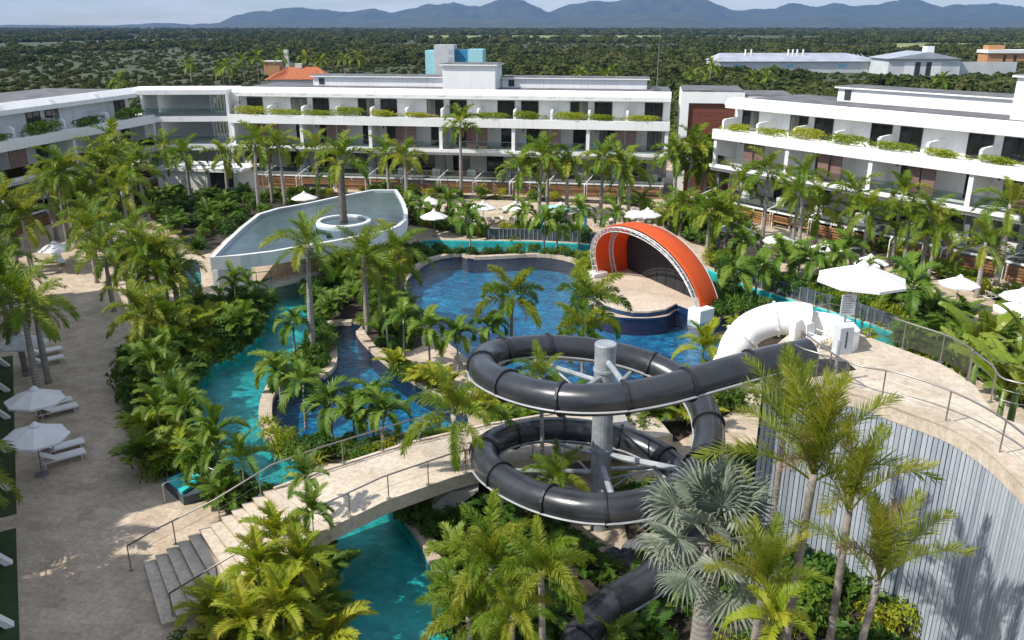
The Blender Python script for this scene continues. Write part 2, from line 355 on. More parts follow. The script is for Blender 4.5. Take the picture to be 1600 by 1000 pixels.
# ------------------------------------------------------------------ terrain and pools
X0, X1, Y0, Y1 = -95., 90., 4., 125.
g = MB(); F = 26000.
g.add([(-F, -F, -.05), (F, -F, -.05), (F, F, -.05), (-F, F, -.05), (X0, Y0, -.05), (X1, Y0, -.05), (X1, Y1, -.05), (X0, Y1, -.05)], [(0, 1, 5, 4), (1, 2, 6, 5), (2, 3, 7, 6), (3, 0, 4, 7)])
tag(g.build('ground', M['wild_ground']), kind='structure')
def sm(px, n=5, z=0.0): return [p.xy for p in spline([at(a, b, z) for a, b in px], n, True)]
pools = {}
pools['swimming_pool'] = sm([(640, 432), (668, 410), (693, 402), (722, 399), (738, 404), (790, 402), (845, 400), (890, 407), (905, 418), (900, 440), (915, 470), (950, 492), (1000, 497), (1040, 494), (1062, 484), (1095, 497), (1140, 494), (1168, 488), (1180, 500), (1172, 540), (1130, 600), (1075, 650), (960, 652), (840, 632), (770, 605), (742, 575), (700, 540), (668, 512), (640, 480), (634, 455)])
pools['plunge_pool'] = sm([(508, 509), (562, 507), (557, 520), (572, 540), (600, 566), (640, 594), (690, 622), (730, 650), (715, 676), (640, 695), (560, 695), (480, 690), (432, 672), (424, 640), (433, 612), (470, 598), (505, 590), (524, 572), (526, 548), (519, 528)])
pools['lazy_river'] = sm([(405, 440), (440, 432), (470, 448), (482, 470), (492, 492), (486, 530), (470, 560), (440, 582), (418, 605), (406, 640), (410, 675), (432, 702), (462, 722), (540, 762), (612, 792), (648, 835), (670, 875), (688, 940), (705, 1040), (520, 1040), (508, 960), (500, 880), (470, 830), (400, 775), (330, 745), (298, 690), (290, 640), (302, 600), (330, 572), (372, 552), (408, 520), (414, 490), (402, 462)], 6)
pools['back_channel'] = sm([(660, 376), (740, 376), (830, 377), (920, 382), (985, 388), (1040, 398), (1105, 420), (1150, 440), (1220, 463), (1290, 484), (1360, 506), (1420, 530), (1440, 545), (1400, 545), (1330, 524), (1255, 498), (1190, 480), (1140, 462), (1090, 440), (1030, 412), (960, 400), (880, 396), (800, 392), (720, 392), (665, 388)])
pools['corner_pool'] = sm([(285, 412), (310, 410), (314, 470), (296, 478), (280, 450)])
ent = [at(257, 757).xy, at(300, 737).xy, at(350, 757).xy, at(318, 790).xy, at(288, 792).xy]
def cdt_fill(outer, holes):
    vs = []; es = []
    for lp in [outer]+holes:
        b = len(vs); vs += [Vector((p[0], p[1])) for p in lp]; es += [(b+i, b+(i+1) % len(lp)) for i in range(len(lp))]
    v2, _, f2, *_ = delaunay_2d_cdt(vs, es, [], 0, 1e-5)
    out = []
    for f in f2:
        c = sum((v2[i] for i in f), Vector((0, 0)))/len(f)
        if inside(c, outer) and not any(inside(c, h) for h in holes): out.append(tuple(f))
    return v2, out
v2, f2 = cdt_fill([Vector(q) for q in ((X0, Y0), (X1, Y0), (X1, Y1), (X0, Y1))], list(pools.values()))
pv = MB(); pv.add([(p.x, p.y, 0) for p in v2], f2)
me = pv.mesh('plaza', M['paving'])
bmm = bmesh.new(); bmm.from_mesh(me); bmesh.ops.recalc_face_normals(bmm, faces=bmm.faces)
if sum(f.normal.z for f in bmm.faces) < 0: bmesh.ops.reverse_faces(bmm, faces=bmm.faces)
bmm.to_mesh(me); bmm.free()
tag(link('plaza', me), kind='structure')
def basin(name, poly, zw, depth, wm, fm, wallm):
    if area(poly) < 0: poly = poly[::-1]
    v2, f2 = cdt_fill(poly, [])
    n = len(poly); b = MB(); b.add([(p.x, p.y, -depth) for p in v2], [tuple(f) for f in f2], 0)
    b.add([(p.x, p.y, .0) for p in poly]+[(p.x, p.y, -depth) for p in poly], [((i+1) % n, i, n+i, n+(i+1) % n) for i in range(n)], 1)
    o = b.build(name+'_basin', [fm, wallm]); tag(o, kind='structure')
    me = o.data; bmm = bmesh.new(); bmm.from_mesh(me)
    for f in bmm.faces:
        if f.material_index == 0 and f.normal.z < 0: f.normal_flip()
    bmm.to_mesh(me); bmm.free()
    wt = MB(); wt.add([(p.x, p.y, zw) for p in v2], [tuple(f) for f in f2])
    me = wt.mesh(name+'_water', wm); bmm = bmesh.new(); bmm.from_mesh(me)
    for f in bmm.faces:
        if f.normal.z < 0: f.normal_flip()
    bmm.to_mesh(me); bmm.free(); tag(link(name+'_water', me), kind='structure')
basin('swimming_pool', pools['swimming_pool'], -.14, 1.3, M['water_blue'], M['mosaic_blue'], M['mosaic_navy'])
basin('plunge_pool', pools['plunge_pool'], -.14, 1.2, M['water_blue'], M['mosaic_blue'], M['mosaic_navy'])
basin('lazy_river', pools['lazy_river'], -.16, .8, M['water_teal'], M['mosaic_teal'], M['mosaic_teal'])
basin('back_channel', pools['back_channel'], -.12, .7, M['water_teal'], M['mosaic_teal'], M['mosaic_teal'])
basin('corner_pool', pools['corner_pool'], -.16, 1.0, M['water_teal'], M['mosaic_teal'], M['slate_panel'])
# coping stones along pool edges, laid one by one
def coping(name, poly, wd, label, step=.9, h=.16, rng=None):
    "poly open polyline; stones of about step metres"
    root = empty(name, (poly[0].x, poly[0].y, 0), 0, kind='structure')
    pts = [poly[0]]; acc = 0
    for i in range(1, len(poly)):
        a, b = poly[i-1], poly[i]; L = (b-a).length; d = 0
        while acc+L-d >= step:
            d += step-acc; acc = 0; pts.append(a.lerp(b, d/L))
        acc += L-d
    nrm = []
    for i in range(len(pts)):
        t_ = (pts[min(i+1, len(pts)-1)]-pts[max(i-1, 0)]).normalized(); nrm.append(Vector((-t_.y, t_.x)))
    for i in range(len(pts)-1):
        a, b = pts[i], pts[i+1]; gp = (b-a).normalized()*.012; a2, b2 = a+gp, b-gp
        z1 = h+random.uniform(-.006, .006); o = root.location.xy
        m = MB(); m.prism([(q-o) for q in (a2-nrm[i]*.04, b2-nrm[i+1]*.04, b2+nrm[i+1]*wd, a2+nrm[i]*wd)], -.12, z1)
        m.build('coping_stone', M['coping'], root)
    return root
random.seed(3)
def seg(key, a, b):
    "stretch of a pool outline between two surveyed points"
    pl = pools[key]; pa, pb = at(*a).xy, at(*b).xy
    i = min(range(len(pl)), key=lambda k: (pl[k]-pa).length); j = min(range(len(pl)), key=lambda k: (pl[k]-pb).length)
    if i <= j: return pl[i:j+1]
    return pl[i:]+pl[:j+1]
for key, a, b in (('swimming_pool', (640, 432), (905, 418)), ('swimming_pool', (742, 575), (640, 480)), ('plunge_pool', (557, 520), (730, 650)),
                  ('plunge_pool', (508, 509), (562, 507)), ('plunge_pool', (505, 590), (519, 528)), ('plunge_pool', (432, 672), (470, 598)), ('lazy_river', (418, 605), (462, 722)), ('lazy_river', (612, 792), (688, 940))):
    s_ = seg(key, a, b)
    if len(s_) < 2: continue
    pl = pools[key]; c = s_[len(s_)//2]; t_ = (s_[len(s_)//2]-s_[len(s_)//2-1]).normalized(); nn = Vector((-t_.y, t_.x))
    wd = .5
    coping('coping', s_ if not inside(c+nn*.3, pl) else s_[::-1], wd, '')
# ------------------------------------------------------------------ hills on the horizon
prof = [(-900, 40), (200, 38), (370, 35), (385, 26), (400, 18), (425, 20), (455, 15), (480, 18), (515, 17), (550, 24), (590, 17), (620, 20), (660, 14), (690, 12), (710, 5), (730, 11), (760, 9), (790, 6), (810, 8), (835, 15), (855, 18), (880, 12), (920, 8), (950, 9), (970, 3), (985, -2), (1020, -8), (1060, -4), (1080, 2), (1110, 10), (1135, 19), (1170, 18), (1200, 16), (1225, 13), (1245, 10), (1270, 15), (1300, 12), (1330, 16), (1360, 13), (1385, 8), (1410, 4), (1430, 6), (1450, 12), (1475, 16), (1500, 13), (1520, 10), (1550, 7), (1575, 12), (1600, 17), (1700, 14), (1900, 22), (2500, 30)]
def ridge(D, k, drop, seed, name):
    "a mountain range at distance D with spurs running down to the plain"
    xs = np.linspace(-9500, 11500, 700); ys = np.linspace(0, 1, 25); m = MB(); vs = []
    for i, x in enumerate(xs):
        px = 800+x/(D*CT)*FPX
        y = np.interp(px, [q[0] for q in prof], [q[1] for q in prof])
        h = max(0, (41-y)*D/FPX*1.06*k-drop)*(1+.10*noise.fractal(Vector((x*.0032, seed, 0)), .8, 2.2, 5))
        for t_ in ys:
            yy = D-1900+t_*3400; q = abs(t_-.56)/.56 if t_ < .56 else (t_-.56)/.44
            n_ = noise.fractal(Vector((x*.0016, yy*.0011, seed)), .9, 2.1, 6)
            e = max(0, 1-q)**1.15; n2 = noise.ridged_multi_fractal(Vector((x*.0009, yy*.0007, seed+3)), .9, 2.1, 5, 1.0, 2.0)-1.0; hh = h*e*(1+.5*n_*q*2+.34*n2*min(1, q*2.5))-6+(n_*30+n2*14)*e
            vs.append((x, yy, hh))
    n = len(ys); m.add(vs, [(i*n+j, (i+1)*n+j, (i+1)*n+j+1, i*n+j+1) for i in range(len(xs)-1) for j in range(n-1)])
    tag(m.build(name, M['hill_green'], smooth=True), kind='structure')
ridge(11500, 1.0, 0, 4.0, 'mountains')
ridge(8800, .42, 0, 9.0, 'foothills')
# ------------------------------------------------------------------ far scrub forest, one mass
def bush_mesh(name, n, seed, mat, size=1.0, flat=.75):
    rg = random.Random(seed); m = MB()
    lobes = [(rg.uniform(-.5, .5), rg.uniform(-.5, .5), rg.uniform(.35, .8), rg.uniform(.32, .6)) for _ in range(6)]
    for i in range(n):
        lx, ly, lz, lr = lobes[i % 6]
        d = Vector((rg.gauss(0, 1), rg.gauss(0, 1), rg.gauss(.25, 1))).normalized(); p = Vector((lx, ly, lz*flat))+d*lr*rg.uniform(.75, 1.05)
        if p.z < 0: p.z = abs(p.z)*.3
        s = rg.uniform(.10, .20)*size; a = d.orthogonal().normalized(); a = (a+Vector((rg.uniform(-.8, .8), rg.uniform(-.8, .8), rg.uniform(-.8, .8)))).normalized(); b = d.cross(a).normalized()
        m.add([p-a*s, p-b*s*.7, p+a*s, p+b*s*.7+d*s*.3], [(0, 1, 2, 3)])
    return m.mesh(name, mat)
protos = [bpy.data.objects.new('forest_bush', bush_mesh('forest_bush', 420, 50+i, M['forest_leaf'], 1.25)) for i in range(5)]
bcol = bpy.data.collections.new('forest_bushes')
for o in protos: bcol.objects.link(o)
rg = random.Random(11); pts = []; scl = []
fields = [((690, 225, 1.6), 60)]
def far_ok(x, y):
    p = Vector((x, y))
    if y < 128 and -95 < x < 90: return False
    for (cx, cy, rx, ry) in CLEAR:
        if abs(x-cx) < rx and abs(y-cy) < ry: return False
    return True
def clr(px, py, w_, d_): q = at(px, py); return (q.x, q.y, w_, d_)
CLEAR = [clr(1245, 113, 30, 14), clr(1440, 118, 22, 16), clr(1575, 100, 22, 12), clr(710, 128, 14, 8), clr(467, 132, 15, 10), (-10, 140, 28, 12)]
while len(pts) < 26000:
    v_ = rg.random(); yy = 118*(5200/118)**(v_**.86); xx = rg.uniform(-1, 1)*(yy*.72+45)
    nn = noise.noise(Vector((xx*.007, yy*.004, 3)))+.35*noise.noise(Vector((xx*.03, yy*.02, 5)))-(.35 if xx/yy < -.22 and yy < 480 else 0)
    nf = noise.noise(Vector((xx*.0035, yy*.0016, 7)))
    if not far_ok(xx, yy): continue
    big = nn > -.05
    if (800 < yy < 1010 and .43 < xx/yy < .60) or (1350 < yy < 1800 and -.12 < xx/yy < .17) or (1100 < yy < 1300 and .25 < xx/yy < .36): continue
    if yy > 520 and nf > .38 and rg.random() < .93: continue
    s = (rg.uniform(2.2, 4.0) if big else rg.uniform(.7, 1.5))*(1 if yy < 500 else 1+min(1.6, (yy-500)/1200)); 
    if yy < 260 and not big: s *= .8
    pts.append((xx, yy, -.15)); scl.append((s*1.15, s*1.15, s*rg.uniform(.75, 1.15)))
me = bpy.data.meshes.new('forest'); me.from_pydata(pts, [], []); at_ = me.attributes.new('bush_scale', 'FLOAT_VECTOR', 'POINT'); at_.data.foreach_set('vector', [c for s in scl for c in s])
fo = link('forest', me); tag(fo, 'dark green scrub woodland spreading to the horizon behind the hotel', 'forest', kind='stuff')
ng = bpy.data.node_groups.new('forest_scatter', 'GeometryNodeTree'); ng.interface.new_socket('Geometry', in_out='INPUT', socket_type='NodeSocketGeometry'); ng.interface.new_socket('Geometry', in_out='OUTPUT', socket_type='NodeSocketGeometry')
gi = ng.nodes.new('NodeGroupInput'); go = ng.nodes.new('NodeGroupOutput'); ip = ng.nodes.new('GeometryNodeInstanceOnPoints'); ci = ng.nodes.new('GeometryNodeCollectionInfo')
ci.inputs['Collection'].default_value = bcol; ci.inputs['Separate Children'].default_value = True; ci.inputs['Reset Children'].default_value = True; ip.inputs['Pick Instance'].default_value = True
na = ng.nodes.new('GeometryNodeInputNamedAttribute'); na.data_type = 'FLOAT_VECTOR'; na.inputs[0].default_value = 'bush_scale'
rv = ng.nodes.new('FunctionNodeRandomValue'); rv.data_type = 'FLOAT'; rv.inputs[3].default_value = 6.28; cx = ng.nodes.new('ShaderNodeCombineXYZ')
L_ = ng.links.new; L_(gi.outputs[0], ip.inputs['Points']); L_(ci.outputs[0], ip.inputs['Instance']); L_(na.outputs[0], ip.inputs['Scale']); L_(rv.outputs[1], cx.inputs[2]); L_(cx.outputs[0], ip.inputs['Rotation']); L_(ip.outputs[0], go.inputs[0])
fo.modifiers.new('scatter', 'NODES').node_group = ng

for (ya, yb, ta, tb) in ((800, 1010, .43, .60), (1350, 1800, -.12, .17), (1100, 1300, .25, .36)):
    m = MB(); m.add([(ya*ta, ya, -.03), (ya*tb, ya, -.03), (yb*tb, yb, -.03), (yb*ta, yb, -.03)], [(0, 1, 2, 3)]); tag(m.build('field', M['field_grass']), kind='structure')
# ------------------------------------------------------------------ hotel wings
def prof_u(mb, prof_, u0, u1, m=0):
    "extrude a (w, z) outline along u"
    n = len(prof_); vs = [(u0, a, b) for a, b in prof_]+[(u1, a, b) for a, b in prof_]
    mb.add(vs, [tuple(range(n)), tuple(range(2*n-1, n-1, -1))]+[(i, n+i, n+(i+1) % n, (i+1) % n) for i in range(n)][::1], m); return mb
_win = {}
def window(parent, u0, u1, w_, z0, z1, leaves=2, name='window'):
    "door-height window: dark frame, panes set back in it"
    key = (round(u1-u0, 2), round(z1-z0, 2), leaves)
    if key not in _win:
        W, Hh = u1-u0, z1-z0; f = MB(); t_ = .07; lw = W/leaves
        f.box(0, W, -.06, .06, 0, t_); f.box(0, W, -.06, .06, Hh-t_, Hh); f.box(0, t_, -.055, .06, t_, Hh-t_); f.box(W-t_, W, -.055, .06, t_, Hh-t_)
        for k in range(1, leaves): f.box(k*lw-.035, k*lw+.035, -.05, .06, t_, Hh-t_)
        p = MB(); p.box(t_*.5, lw-t_*.4, -.012, .012, t_*.5, Hh-t_*.5)
        _win[key] = (f.mesh('window', M['dark_frame']), p.mesh('pane', M['window_glass']), lw)
    fm, pm, lw = _win[key]
    o = link(name, fm, parent, (u0, w_-.05, z0))
    for k in range(leaves): link('pane', pm, o, (k*lw, .0, 0))
    return o
def balustrade(parent, u0, u1, w_, z0, h=1.0):
    g_ = MB(); g_.box(u0+.05, u1-.05, w_-.008, w_+.008, z0+.03, z0+h-.04); o = g_.build('balustrade_glass', M['clear_glass'], parent)
    r = MB(); r.box(u0+.02, u1-.02, w_-.025, w_+.025, z0+h-.04, z0+h); r.build('top_rail', M['steel'], o); return o
def wing(name, p0, p1, nb, label, skip_first=0, end_fins=False, ground=True, roofs=()):
    "three-storey wing along p0 -> p1 (left to right as seen from the court)"
    d = (p1-p0); L = d.length; rz = math.atan2(d.y, d.x); root = empty(name, (p0.x, p0.y, 0), rz, label, 'building')
    W = L/nb; D = 13
    b = MB(); b.box(-.2, L+.2, -.2, D, 0, 1.38); b.build('plinth', M['cream'], root)
    b = MB(); b.box(-.2, L+.2, -2.1, D, 1.382, 1.56); b.build('terrace_slab', M['shaded_terrace'], root); b = MB(); b.box(-.2, L+.2, -2.16, -2.102, 1.40, 1.575); b.build('terrace_edge', M['white'], root)
    b = MB(); b.box(-.2, L+.2, 3.2, D, 1.562, 4.28); b.build('ground_storey_wall', M['cream'], root)
    b = MB(); b.box(-.5, L+.5, -.95, D, 4.28, 4.62); b.box(-.5, L+.5, -1.25, D, 4.622, 4.95); b.build('floor_slab', M['white'], root)
    b = MB(); b.box(-.5, L+.5, 2.3, D, 4.952, 8.02); b.build('middle_storey_wall', M['white'], root)
    b = MB(); b.box(-.5, L+.5, -1.15, -.72, 7.62, 8.62); b.box(-.5, L+.5, -.718, D, 8.02, 8.36); b.build('balcony_ledge', M['white'], root)
    b = MB(); b.box(-.5, L+.5, 2.4, D, 8.362, 11.0); b.build('top_storey_wall', M['white'], root)
    b = MB(); prof_u(b, [(.55, 10.72), (.55, 11.18), (1.5, 11.78), (1.75, 11.78), (1.75, 11.3), (D+.3, 11.3), (D+.3, 11.0), (2.4, 11.0), (2.4, 10.72)], -.5, L+.5)
    b.build('roof_parapet', M['white'], root)
    b = MB(); b.box(-.3, L+.3, 1.77, D+.2, 11.302, 11.6); rf = b.build('roof_covering', M['roof_grey'], root)
    for (u0, u1, w0, w1, z1) in roofs:
        b = MB(); b.box(u0, u1, w0, w1, 11.58, z1); o = b.build('roof_box', M['white'], root)
        b = MB(); b.box(u0-.3, u1+.3, w0-.3, w1+.3, z1, z1+.14); b.build('coping', M['white'], o); b = MB(); b.box(u0-.25, u1+.25, w0-.25, w1+.25, z1+.142, z1+.22); b.build('covering', M['roof_grey'], o)
        for k in range(max(1, int((u1-u0)/11))):
            uu = u0+.8+k*11
            if z1-11.5 < 2: b = MB(); b.box(uu, uu+.75, w0-.04, w0+.02, 11.75, z1-.15); b.build('vent', M['fascia_dark'], o)
    for k in range(nb+1):
        u = k*W-(.2 if k < nb else -.2)*(k in (0, nb)); b = MB(); b.box(u-.2, u+.2, -.9, 2.298, 4.952, 8.018); b.build('divider_wall', M['white'], root)
        b = MB(); b.box(u-.22, u+.22, -.1, .34, 1.562, 4.278); b.build('column', M['grey_col'], root)
    lamp = MB(); lamp.box(-.07, .07, -.12, 0, 0, .26); lampm = lamp.mesh('wall_lamp', M['dark_frame'])
    shut = MB(); 
    for k in range(16): shut.box(0, 1.12, -.03, .03, .04+k*.158, .04+k*.158+.13)
    shut.box(-.03, .0, -.04, .04, 0, 2.6); shut.box(1.12, 1.15, -.04, .04, 0, 2.6); shm = shut.mesh('shutter_panel', M['shutter_wood'])
    for k in range(nb):
        u = k*W
        window(root, u+1.15, u+3.1, 2.3, 4.99, 7.35); window(root, u+W-2.0, u+W-.35, 2.3, 4.99, 7.35, 1)
        for q in (0, 1): link('shutter_panel', shm, root, (u+W*.5-1.35+q*1.34, -.2+.12*q, 4.98))
        balustrade(root, u+.2, u+W-.2, -.85, 4.95)
        link('wall_lamp', lampm, root, (u+.72, 2.3, 6.9))
        # top storey, two rooms
        for r in (0, 1):
            c = u+r*W*.5
            pr = MB(); prof_u(pr, [(-.15, 8.362), (-.15, 9.45), (.15, 9.62), (2.399, 9.75), (2.399, 8.362)], c-.13, c+.13); pr.build('partition_wall', M['white'], root)
            a = c+(.35 if r == 0 else W*.5-2.55)
            window(root, a+.1, a+2.2, 2.4, 8.4, 10.45)
            tr_ = MB(); tr_.box(c+.35, c+W*.5-.75, -.71, -.16, 8.362, 8.60); tr_.build('planter_trough', M['white'], root)
            br_ = MB(); prof_u(br_, [(.52, 11.02), (.52, 11.2), (1.0, 11.62), (1.0, 11.02)], c-.6, c+.25); br_.build('parapet_fin', M['white'], root)
        # ground storey
        window(root, u+.5, u+2.6, 3.2, 1.6, 3.95); window(root, u+W*.5+.4, u+W*.5+2.5, 3.2, 1.6, 3.95)
        for r in (0, 1):
            balustrade(root, u+r*W*.5+.05, u+(r+1)*W*.5-.05, -1.98, 1.56)
            bb = MB(); bb.box(u+r*W*.5+2.9, u+r*W*.5+3.9, .4, 1.5, 1.562, 2.35); bb.build('terrace_bench', M['cream'], root)
    return root, W, L, rz
def on(root, u, w_, z=0.0):
    a = root.rotation_euler.z; return Vector((root.location.x+u*math.cos(a)-w_*math.sin(a), root.location.y+u*math.sin(a)+w_*math.cos(a), z))
ZL = 8.62
def ledge_line(pa, pb):
    a, b = at(*pa, ZL), at(*pb, ZL); d = (b-a).normalized(); n = Vector((-d.y, d.x, 0))
    return a+n*1.15, b+n*1.15
a, b = ledge_line((362, 179), (1040, 191))
CEN, CW, CL, CR = wing('hotel_wing', a, b, 6, 'long white three-storey hotel wing with planters, facing the pools behind the stage', roofs=[(7.2, 25.4, 8, 11.5, 12.7), (25.6, 32.2, 4.2, 8.8, 14.4), (32.4, 50.5, 8, 11.5, 12.7)])
a, b = ledge_line((1119, 202), (1520, 253)); dd = (b-a)/3
RGT, RW, RL, RR = wing('hotel_wing', a, a+dd*5, 5, 'white three-storey hotel wing with reddish shutters behind the big white parasol', roofs=[(7.5, 26.5, 8.5, 12, 12.9), (26.8, 40, 4.6, 9.0, 15.0)])
a, b = ledge_line((83, 207), (236, 180)); dd = b-a; b = b+dd.normalized()*.6; a = b-dd*4.2-dd.normalized()*.6
LFT, LW, LL, LR = wing('hotel_wing', a, b, 5, 'shaded white hotel wing beside the long plaza, its ledge overgrown with green', roofs=[(2, 24, 7.5, 11.5, 12.8), (27, 36, 8.5, 11.5, 12.4)])
# near wing beyond the lawn strip: only its leaning posts show, its bulk shades the plaza
gA, gB = at(34, 1010).xy, at(20, 555).xy
gd = (gB-gA).normalized(); gn = Vector((-gd.y, gd.x))
# link gallery between left and centre wings
def gallery():
    a = on(LFT, LL, .2); b = on(CEN, 0, -.4); d = b-a; L = d.length; rz = math.atan2(d.y, d.x)
    r = empty('gallery_link', (a.x, a.y, 0), rz, 'open white gallery with vertical fins joining two hotel wings', 'gallery')
    for z0, z1 in ((.0, 1.4), (4.25, 4.95), (7.75, 8.35), (11.0, 11.55)):
        m = MB(); m.box(-2.5, L-.55, (-.3 if z0 else .1), 7, z0, z1); m.build('floor_slab' if z0 else 'plinth', M['white'], r)
    m = MB(); m.box(-2.5, L*.62, 6.4, 6.9, 1.41, 11); m.build('back_wall', M['pale_wall'], r)
    for z0, z1 in ((4.96, 7.74), (8.36, 10.99), (1.41, 4.24)):
        for k in range(9): m = MB(); m.box(L*.60+k*.42, L*.60+k*.42+.12, 5.4, 5.9, z0, z1); m.build('fin', M['white'], r)
        balustrade(r, .3, L-.7, -.1, z0, 1.05)
        for u in (-.1, L-.85): m = MB(); m.box(u, u+.3, -.28, 5, z0, z1); m.build('side_wall', M['white'], r)
gallery()
# stair tower with a red-brown louvred front between centre and right wings
def stair_tower():
    a = on(CEN, CL+1.6, -.2); b = on(CEN, CL+8.6, -.2); r = empty('stair_tower', (a.x, a.y, 0), CR, 'narrow white stair tower with tall red-brown louvred front', 'tower')
    m = MB(); m.box(0, .9, 0, 9, 0, 11.9); m.box(6.1, 7.0, 0, 9, 0, 11.9); m.box(.9, 6.1, .0, 9, 10.7, 11.9); m.box(.9, 6.1, .1, 8.9, 4.0, 4.5); m.box(.9, 6.1, .9, 8.9, 0, 4); m.box(.9, 6.1, .9, 8.9, 4.5, 10.7); m.build('wall', M['white'], r)
    for k in range(31): s_ = MB(); s_.box(.92, 6.08, .3, .42, 4.55+k*.198, 4.55+k*.198+.165); s_.build('louver', M['louver_red'], r)
    for k in range(18): s_ = MB(); s_.box(.92, 6.08, .5, .62, .3+k*.2, .3+k*.2+.165); s_.build('louver', M['louver_red'], r)
    m = MB(); m.box(.1, 6.9, .3, 8.8, 11.902, 12.1); m.build('roof_covering', M['roof_grey'], r)
    m = MB(); m.box(7.05, 12.5, 1.0, 9, 0, 11.4); m.build('side_block', M['white'], r)
    m = MB(); m.box(7.1, 12.4, 1.2, 8.8, 11.402, 11.6); m.build('roof_covering', M['roof_grey'], r)
stair_tower()
# wooden garden fences with slats, and bent white rails beside each garden gate
def garden_fences(root, L, W, where, end, n0=0, n1=99, z=(.08, 1.30)):
    nh = int(round(L/(W*.5))); pm = MB(); pm.box(-.06, .06, -.06, .06, 0, 1.36); pmesh = pm.mesh('post', M['cream'])
    for k in range(max(0, n0), min(nh, n1)):
        u0 = k*W*.5+.15; u1 = (k+1)*W*.5-.15; o = on(root, u0, -2.35); f = empty('garden_fence', o, root.rotation_euler.z, f'slatted brown garden fence below the {where}, {ORD[k]} from its {end} end', 'fence', f'garden fences of the {where}')
        s_ = MB(); s_.box(0, u1-u0, -.025, .025, 0, .165); sm_ = s_.mesh('slat', M['fence_wood'])
        rg_ = random.Random(k); zz = z[0]
        while zz < z[1]-.08:
            if rg_.random() < .9: link('slat', sm_, f, (0, rg_.uniform(-.05, .05), zz))
            zz += .245
        for u in (0.0, (u1-u0)/2, u1-u0): link('post', pmesh, f, (u, .10, 0))
        h = MB(); h.tube([(0, 0, 0), (0, 0, 1.55), (.05, .12, 1.72), (.9, 2.2, 2.55)], .055, 6); o2 = on(root, u0-.15, -3.6)
        hr = h.build('garden_handrail', M['white'], None, o2, root.rotation_euler.z)
        tag(hr, f'bent white garden handrail below the {where}, {ORD[k]} from its {end} end', 'handrail', f'handrails of the {where}')
garden_fences(CEN, CL, CW, 'centre wing', 'gallery'); garden_fences(RGT, RL, RW, 'right wing', 'stair tower', 0, 8); garden_fences(LFT, LL, LW, 'left wing', 'lawn', 3)
# small white service block by the left corner
def service_block():
    p = at(250, 304); r = empty('service_block', p, R(-8), 'low white flat-roofed block with a beige door below the gallery', 'building')
    m = MB(); m.box(0, 6.2, 0, 5, 0, 2.9); m.build('wall', M['white'], r); m = MB(); m.box(-.2, 6.4, -.3, 5.2, 2.9, 3.25); m.build('roof_slab', M['white'], r)
    m = MB(); m.box(2.6, 6.0, -.05, .0, .05, 2.3); m.build('door', M['cream'], r)
    m = MB(); m.box(6.2, 9.4, .8, 5, 0, 2.8); m.build('dark_opening', M['fascia_dark'], r); m = MB(); m.box(6.42, 10.6, .0, 5.2, 2.802, 3.1); m.box(9.4, 10.0, .2, 5, 0, 2.8); m.build('porch', M['white'], r)
service_block()
# ------------------------------------------------------------------ buildings beyond the hotel
def place(px, py, z=0): return at(px, py, z)
p = at(690, 124); r = empty('apartment_block', p, R(-6), 'distant pale blue apartment block with cyan and deep blue sides', 'building')
k = p.y/1000
def far_box(r, name, x0, x1, y0, y1, z0, z1, mt): m = MB(); m.box(x0, x1, y0, y1, z0, z1); return m.build(name, M[mt], r)
S_ = (at(691, 124)-at(690, 124)).length     # metres per pixel at that distance
far_box(r, 'stair_core', -10*S_, 21*S_, -1, 6, 0, height_at(p, 70), 'pale_wall'); far_box(r, 'deep_blue_wall', 21*S_, 42*S_, 1, 8, 0, height_at(p, 78), 'blue_wall_deep')
far_box(r, 'cyan_wall', 42*S_, 65*S_, 0, 9, 0, height_at(p, 77), 'cyan_wall'); far_box(r, 'cyan_wing', -25*S_, -10*S_, 0, 8, 0, height_at(p, 79), 'cyan_wall')
for i in range(3): m = MB(); m.box(12*S_, 19*S_, -1.06, -.96, height_at(p, 84+i*12), height_at(p, 77+i*12)); m.build('vent_grille', M['metal_roof'], r)
for i in range(5): m = MB(); m.box((24+i*8)*S_, (25+i*8)*S_, 2, 2.3, height_at(p, 79), height_at(p, 74)); m.build('roof_post', M['grey_col'], r)
p = at(467, 133); S_ = (at(468, 133)-p).length; r = empty('tiled_house', p, R(3), 'low house with a hipped orange tiled roof behind the hotel', 'house')
z0, z1 = height_at(p, 124), height_at(p, 106); far_box(r, 'wall', -44*S_, 42*S_, 0, 12, 0, z0, 'cream')
m = MB(); m.add([(-52*S_, -1, z0), (50*S_, -1, z0), (50*S_, 13, z0), (-52*S_, 13, z0), (-20*S_, 6, z1), (26*S_, 6, z1)], [(0, 1, 5, 4), (2, 3, 4, 5), (1, 2, 5), (3, 0, 4), (3, 2, 1, 0)]); rf = m.build('roof', M['terracotta'], r)
for i in range(34): m = MB(); xx = -46*S_+i*2.75*S_; m.bar((xx, -1, z0+.08), (max(-20*S_, min(26*S_, xx)), 6, z1+.06), .09, 4); m.build('tile_row', M['terracotta'], rf)
m = MB(); m.box(-8*S_, 2*S_, 5, 7, z1-.4, z1+1.2); m.build('chimney', M['cream'], rf)
p = at(430, 122); r = empty('small_house', p, 0, 'tiny ochre house half hidden by coconut palms', 'house'); far_box(r, 'wall', -4, 2, 0, 5, 0, height_at(p, 97), 'ochre'); far_box(r, 'roof', -4.4, 2.4, -.4, 5.4, height_at(p, 97), height_at(p, 95), 'cream'); far_box(r, 'chimney', 3.5, 5, 2, 4, 0, height_at(p, 78), 'cream')
